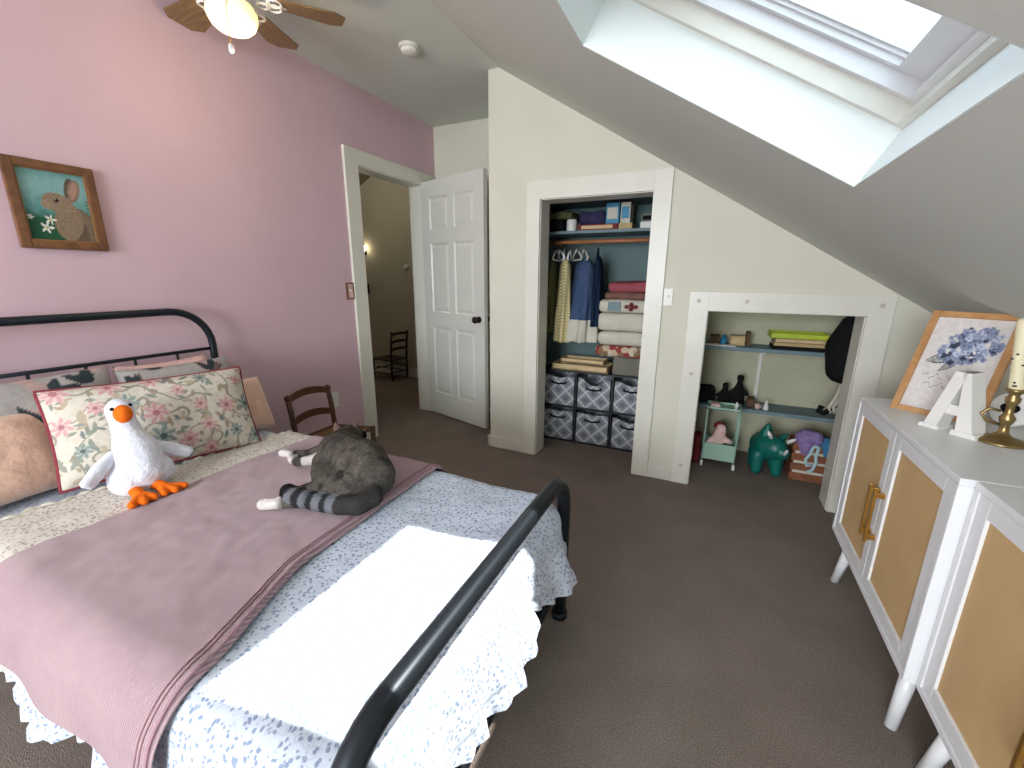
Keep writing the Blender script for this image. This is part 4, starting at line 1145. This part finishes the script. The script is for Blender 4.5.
card('puzzle_box', 'upright blue and white box standing on the red game box', 1.60, 1.69, 3.08, 3.25, 1.602, 1.735, 'blue', 'box', 'whitecloth')
card('puzzle_box', 'upright white and teal box standing on the small tan box', 1.70, 1.765, 3.08, 3.22, 1.602, 1.735, 'whitecloth', 'box', 'blue')
card('white_box', 'small white box at right end of the closet top shelf', 1.84, 1.93, 3.05, 3.2, SZ, 1.602, 'white')
card('small_radio', 'small grey framed box on the white box on the top shelf', 1.845, 1.915, 3.06, 3.15, 1.603, 1.65, 'greybox', 'box', 'black')

# ------------------------------------------------------------------ low closet contents
Z1 = .801
card('brown_box', 'small brown box at left end of upper low-closet shelf', 2.34, 2.40, 3.22, 3.33, Z1, .86, 'brown')
t = thing('blue_bottle', 'small bright blue bottle on the upper low-closet shelf', 'bottle', (2.425, 3.23, Z1)); bm = B(); lathe(bm, [(.018, 0), (.020, .004), (.020, .042), (.010, .052)], seg=20); obj('bottle_body', bm, 'blue', t); bm = B(); lathe(bm, [(.010, .052), (.010, .068), (.002, .07)], seg=16); obj('cap', bm, 'blue', t)
card('card_box', 'beige box beside the blue bottle on the upper shelf', 2.465, 2.555, 3.22, 3.33, Z1, .865, 'tan', 'box', 'tan_wood')
card('brown_book', 'thin brown book standing beside the beige box', 2.562, 2.585, 3.24, 3.35, Z1, .89, 'brown', 'book')
card('paper_sheet', 'white papers at front left of the upper low-closet shelf', 2.31, 2.50, 3.145, 3.21, Z1, .808, 'white', 'papers')
for k, (m, lb) in enumerate((('black', 'black flat case at the bottom of the box stack'), ('tan', 'flat beige game box above the black case'), ('tan_wood', 'flat pale game box under the lime green tray'))):
    card('game_box', lb, 2.71+.006*k, 2.995, 3.16, 3.34, Z1+.024*k, Z1+.022+.024*k, m)
bm = B(); bx(bm, 2.69, 3.01, 3.155, 3.35, .874, .880, .002); bx(bm, 2.69, 3.01, 3.155, 3.163, .874, .906, .003); bx(bm, 2.69, 3.01, 3.342, 3.35, .874, .906, .003); bx(bm, 2.69, 2.698, 3.155, 3.35, .874, .906, .003); bx(bm, 3.002, 3.01, 3.155, 3.35, .874, .906, .003)
tag(obj('plastic_tray', bm, 'lime'), 'lime green plastic tray on top of the stacked game boxes', 'tray')
Z2 = .386
def doll(label, x, y, h, r):
    t = thing('figurine', label, 'figurine', (x, y, Z2)); 
    blob('figure', [([V((0, 0, r*.6)), V((0, 0, h*.45)), V((0, 0, h*.72)), V((0, 0, h*.86))], [r, r*.75, r*.35, r*.5]), ([V((0, 0, h*.62)), V((r*1.2, -r*.3, h*.35))], [r*.3, r*.25]), ([V((0, 0, h*.62)), V((-r*1.2, -r*.3, h*.35))], [r*.3, r*.25])], .006, 'black', t, smooth=3)
doll('tall black figurine on the lower low-closet shelf', 2.56, 3.24, .225, .046)
doll('short black figurine left of the tall black figurine', 2.475, 3.245, .15, .042)
soft('dark_bag', 'dark bag at left end of the lower low-closet shelf', 'bag', 2.27, 2.41, 3.19, 3.34, Z2, .50, 'black', .03)
soft('dark_pouch', 'dark grey pouch between the figurines and the white shelf upright', 'bag', 2.62, 2.665, 3.20, 3.30, Z2, .445, 'brown', .015)
t = thing('small_jar', 'white cone-shaped jar on the lower low-closet shelf', 'jar', (2.73, 3.19, Z2)); bm = B(); lathe(bm, [(.017, 0), (.018, .01), (.010, .045), (.008, .055)], seg=20); obj('jar_body', bm, 'white', t); bm = B(); lathe(bm, [(.009, .054), (.008, .062), (.002, .064)], seg=16); obj('lid', bm, 'white', t)
t = thing('small_cup', 'pink cup left of the white cone-shaped jar', 'cup', (2.68, 3.19, Z2)); bm = B(); lathe(bm, [(.014, 0), (.018, .035), (.016, .036), (.012, .006)], seg=20); obj('cup_body', bm, 'pinkp', t); bm = B(); tube(bm, [(.016, 0, .028), (.026, 0, .026), (.026, 0, .014), (.015, 0, .01)], .003, 6); obj('handle', bm, 'pinkp', t)
# mint cart
t = thing('toy_cart', 'small mint green rolling cart at left in the low closet', 'cart', (2.475, 3.045, 0))
cwid, cdep = .205, .155
for z, h in ((.405, .018), (.225, .014)):
    bm = B(); bx(bm, -cwid/2, cwid/2, -cdep/2, cdep/2, z, z+.006); 
    for a in ((-cwid/2, cwid/2, -cdep/2, -cdep/2+.006), (-cwid/2, cwid/2, cdep/2-.006, cdep/2), (-cwid/2, -cwid/2+.006, -cdep/2, cdep/2), (cwid/2-.006, cwid/2, -cdep/2, cdep/2)): bx(bm, *a, z, z+h, .001)
    if z > .3: obj('tray', bm, 'mint', t)
    else: bm.free()
bm = B(); z = .055
bx(bm, -cwid/2+.008, cwid/2-.008, -cdep/2+.008, cdep/2-.008, z, z+.008)
for a in ((-cwid/2+.008, cwid/2-.008, -cdep/2+.004, -cdep/2+.012), (-cwid/2+.008, cwid/2-.008, cdep/2-.012, cdep/2-.004), (-cwid/2+.008, -cwid/2+.016, -cdep/2+.008, cdep/2-.008), (cwid/2-.016, cwid/2-.008, -cdep/2+.008, cdep/2-.008)): bx(bm, *a, z, z+.115, .002)
obj('bin', bm, 'mint', t)
for sx in (-1, 1):
    for sy in (-1, 1):
        bm = B(); tube(bm, [(sx*(cwid/2-.006), sy*(cdep/2-.006), .04), (sx*(cwid/2-.006), sy*(cdep/2-.006), .41)], .006, 8); p = obj('post', bm, 'mint', t)
        bm = B(); lathe(bm, [(.004, -.009), (.021, -.008), (.021, .008), (.004, .009)], seg=18); bmesh.ops.rotate(bm, cent=(0, 0, 0), matrix=M.Rotation(PI/2, 3, 'Y'), verts=bm.verts); bmesh.ops.translate(bm, vec=(sx*(cwid/2-.006), sy*(cdep/2-.006), .021), verts=bm.verts); obj('caster', bm, 'plastic', p)
def plush(name, label, loc, parts, m, vox=.007):
    t = thing(name, label, 'stuffed toy', loc); blob('toy_body', parts, vox, m, t, smooth=4); return t
dl = plush('soft_doll', 'pale pink soft doll lying in the mint cart bin', (2.475, 3.04, .066), [([V((-.03, 0, .04)), V((-.01, -.01, .13)), V((.0, -.02, .20))], [.042, .045, .034]), ([V((0, -.01, .13)), V((.055, -.03, .12))], [.025, .02]), ([V((-.02, -.01, .14)), V((-.065, -.04, .10))], [.024, .02])], 'pinkp')
bm = B(); bmesh.ops.create_icosphere(bm, subdivisions=2, radius=.037, matrix=M.Translation((-.012, .006, .212)) @ M.Diagonal((1, .9, .8, 1)))
for f_ in bm.faces: f_.smooth = True
obj('hair', bm, 'red', dl)
soft('red_bag', 'dark red bag on the floor left of the mint cart', 'bag', 2.315, 2.36, 3.0, 3.14, .001, .19, 'red', .015)
doll2 = card('craft_box', 'pale pink small box on the mint cart top tray', 2.395, 2.45, 3.0, 3.06, .412, .435, 'pinkp')
bm = B(); lathe(bm, [(.011, 0), (.011, .035), (.006, .042), (.006, .05), (.002, .052)], (2.545, 3.0, .412), 16); tag(obj('small_bottle', bm, 'plastic'), 'tiny white bottle on the mint cart top tray', 'bottle')
# teal hopper animal
t = thing('hopper_toy', 'teal rubber hopper animal with white horns on the low closet floor', 'toy', (2.765, 3.05, 0))
blob('body', [([V((-.025, .05, .175)), V((-.01, -.02, .185)), V((.025, -.055, .195))], [.088, .088, .074]),
              ([V((.03, -.06, .20)), V((.062, -.088, .18))], [.062, .046]),
              ([V((-.06, -.045, .13)), V((-.062, -.060, .032))], [.045, .032]), ([V((.045, -.045, .12)), V((.05, -.058, .032))], [.043, .032]),
              ([V((-.065, .07, .12)), V((-.07, .08, .032))], [.045, .032]), ([V((.04, .07, .12)), V((.045, .08, .032))], [.045, .032]),
              ([V((-.03, -.01, .25)), V((-.025, -.02, .305)), V((-.022, -.025, .335))], [.042, .026, .012]), ([V((.06, -.02, .25)), V((.085, -.02, .285))], [.022, .010])], .007, 'rhino', t, smooth=5)
for a, b, r in (((-.005, -.075, .265), (-.030, -.100, .315), .014), ((.085, -.075, .25), (.125, -.095, .285), .014), ((.07, -.125, .185), (.080, -.150, .225), .011)):
    bm = B(); tube(bm, [a, V(a).lerp(V(b), .6), b], [r, r*.8, r*.25], 12); obj('horn', bm, 'white', t)
# crate
t = thing('wooden_crate', 'reddish slatted wooden crate at right in the low closet', 'crate', (3.02, 3.06, 0))
for k in range(4):
    z = .012+k*.064
    for y in (-.08, .075):
        bm = B(); bx(bm, -.135, .135, y, y+.009, z, z+.048, .002); obj('slat', bm, 'crate', t)
    for x in (-.135, .126):
        bm = B(); bx(bm, x, x+.009, -.071, .075, z, z+.048, .002); obj('slat', bm, 'crate', t)
    if k < 3:
        bm = B(); bx(bm, -.12, .12, -.078, -.074, z+.048, z+.064); obj('white_liner_strip', bm, 'whitecloth', t)
bm = B(); bx(bm, -.126, .126, -.071, .075, .004, .014); obj('bottom', bm, 'crate', t)
for sx in (-1, 1):
    for sy in (-1, 1):
        bm = B(); bx(bm, sx*.118-.008, sx*.118+.008, sy*.062-.006, sy*.062+.010, .0, .25); obj('corner_post', bm, 'crate', t)
plush('plush_toy', 'lilac plush toy heaped in the wooden crate', (2.95, 3.03, .13), [([V((0, 0, .05)), V((0, -.02, .15))], [.05, .062]), ([V((-.02, -.02, .15)), V((.045, -.03, .16))], [.045, .045])], 'lilac')
plush('plush_toy', 'blue plush toy in the crate right of the lilac one', (3.06, 3.03, .12), [([V((0, 0, .06)), V((0, -.02, .14))], [.05, .045]), ([V((0, -.02, .14)), V((.05, -.03, .14))], [.032, .03])], 'skyplush')
bm = B()
tube(bm, [(2.985, 2.972, .25), (2.975, 2.966, .20), (2.955, 2.964, .16), (2.965, 2.964, .12), (2.99, 2.964, .13)], .009, 8)
tube(bm, [(3.015, 2.972, .25), (3.005, 2.966, .19), (3.012, 2.964, .15), (3.0, 2.964, .10), (2.975, 2.964, .08)], .009, 8)
tube(bm, [(2.985, 2.970, .248), (3.015, 2.970, .248)], .010, 8)
tag(obj('ribbon', bm, 'ribbon'), 'pale blue ribbon hanging over the front of the crate', 'ribbon')
# black bag on right side and strap below
t = thing('hanging_bag', 'large black bag hanging at the right of the low closet', 'bag', (3.072, 2.98, .615))
blob('bag_body', [([V((-.02, 0, .12)), V((-.01, 0, .25)), V((.0, 0, .37))], [.085, .115, .075]), ([V((.05, 0, .05)), V((.05, 0, .25))], [.055, .09])], .010, 'black', t, smooth=6)
bm = B(); tube(bm, [(.02, 0, .36), (.06, .0, .42), (.16, 0, .40)], .008, 8); obj('strap', bm, 'black', t)
t = thing('hanging_strap', 'black and white looped straps hanging below the black bag', 'strap', (3.035, 3.0, .41))
bm = B(); tube(bm, [(-.04, 0, .09), (-.055, -.01, .06), (-.03, -.01, .05), (.02, 0, .09), (.05, 0, .13)], .017, 8); obj('black_strap', bm, 'black', t)
for k in range(2):
    bm = B(); tube(bm, [(.03, -.005-.01*k, .24), (.02+.02*k, -.005, .16), (-.01+.02*k, -.015, .09), (.0+.02*k, -.015, .06), (.05, -.01, .11), (.07, -.01, .2)], .009, 8); obj('white_strap', bm, 'whitecloth', t)

# ------------------------------------------------------------------ light
def light(name, typ, loc, energy, color=(1, 1, 1), rot=None, **k):
    d = bpy.data.lights.new(name, typ); d.energy = energy; d.color = color
    for a, b in k.items(): setattr(d, a, b)
    o = bpy.data.objects.new(name, d); COL.objects.link(o); o.location = loc
    if rot: o.rotation_euler = rot
    return o
s = V((-.735, -.535, -1.65)); s.normalize()
o = light('sun', 'SUN', (3, 2, 5), 9.0, (1, .96, .9), angle=math.radians(.6)); o.rotation_euler = (-s).to_track_quat('Z', 'Y').to_euler()
light('rear_fill_light', 'AREA', (1.45, -2.9, 1.4), 148, (.86, .93, 1), (PI/2, 0, 0), shape='RECTANGLE', size=1.6, size_y=1.2)  # added fill behind the camera; the rear wall has no window
light('fan_bulb', 'POINT', (FX+.06, FY-.05, 2.05), 3.2, (1, .76, .48), shadow_soft_size=.06)
light('hall_fill_light', 'POINT', (-1.2, 3.3, 2.3), 8, (1, .9, .74), shadow_soft_size=.12)  # added unseen light to brighten the hallway
light('far_hall_lamp', 'POINT', (-2.2, 4.4, 1.6), 1.0, (1, .6, .28), shadow_soft_size=.08)

w = bpy.data.worlds.new('sky'); bpy.context.scene.world = w; w.use_nodes = True
nt = w.node_tree; nt.nodes.clear()
out = nt.nodes.new('ShaderNodeOutputWorld'); bg = nt.nodes.new('ShaderNodeBackground')
tc = nt.nodes.new('ShaderNodeTexCoord'); sz = nt.nodes.new('ShaderNodeSeparateXYZ'); rp = nt.nodes.new('ShaderNodeValToRGB')
rp.color_ramp.elements[0].position = .0; rp.color_ramp.elements[0].color = (.84, .94, 1, 1)
rp.color_ramp.elements[1].position = 1.0; rp.color_ramp.elements[1].color = (.66, .84, 1, 1)
nt.links.new(tc.outputs['Generated'], sz.inputs[0]); nt.links.new(sz.outputs[2], rp.inputs[0]); nt.links.new(rp.outputs[0], bg.inputs[0])
bg.inputs[1].default_value = 2.5
nt.links.new(bg.outputs[0], out.inputs[0])

# ------------------------------------------------------------------ camera
f, pitch, yaw, roll = 422.9, .2466, .4395, .0065
F = V((-math.sin(yaw)*math.cos(pitch), math.cos(yaw)*math.cos(pitch), -math.sin(pitch))); Rr = V((math.cos(yaw), math.sin(yaw), 0)); U = Rr.cross(F)
R2 = Rr*math.cos(roll)+U*math.sin(roll); U2 = -Rr*math.sin(roll)+U*math.cos(roll)
cam = bpy.data.cameras.new('camera'); cam.sensor_width = 36; cam.lens = 36*f/1024; cam.clip_start = .02
co = bpy.data.objects.new('camera', cam); COL.objects.link(co)
co.matrix_world = M.Translation((2.343, 0, 1.2383)) @ M((R2, U2, -F)).transposed().to_4x4()
bpy.context.scene.camera = co
sc = bpy.context.scene
sc.view_settings.view_transform = 'Standard'; sc.view_settings.look = 'None'; sc.view_settings.exposure = 0.22
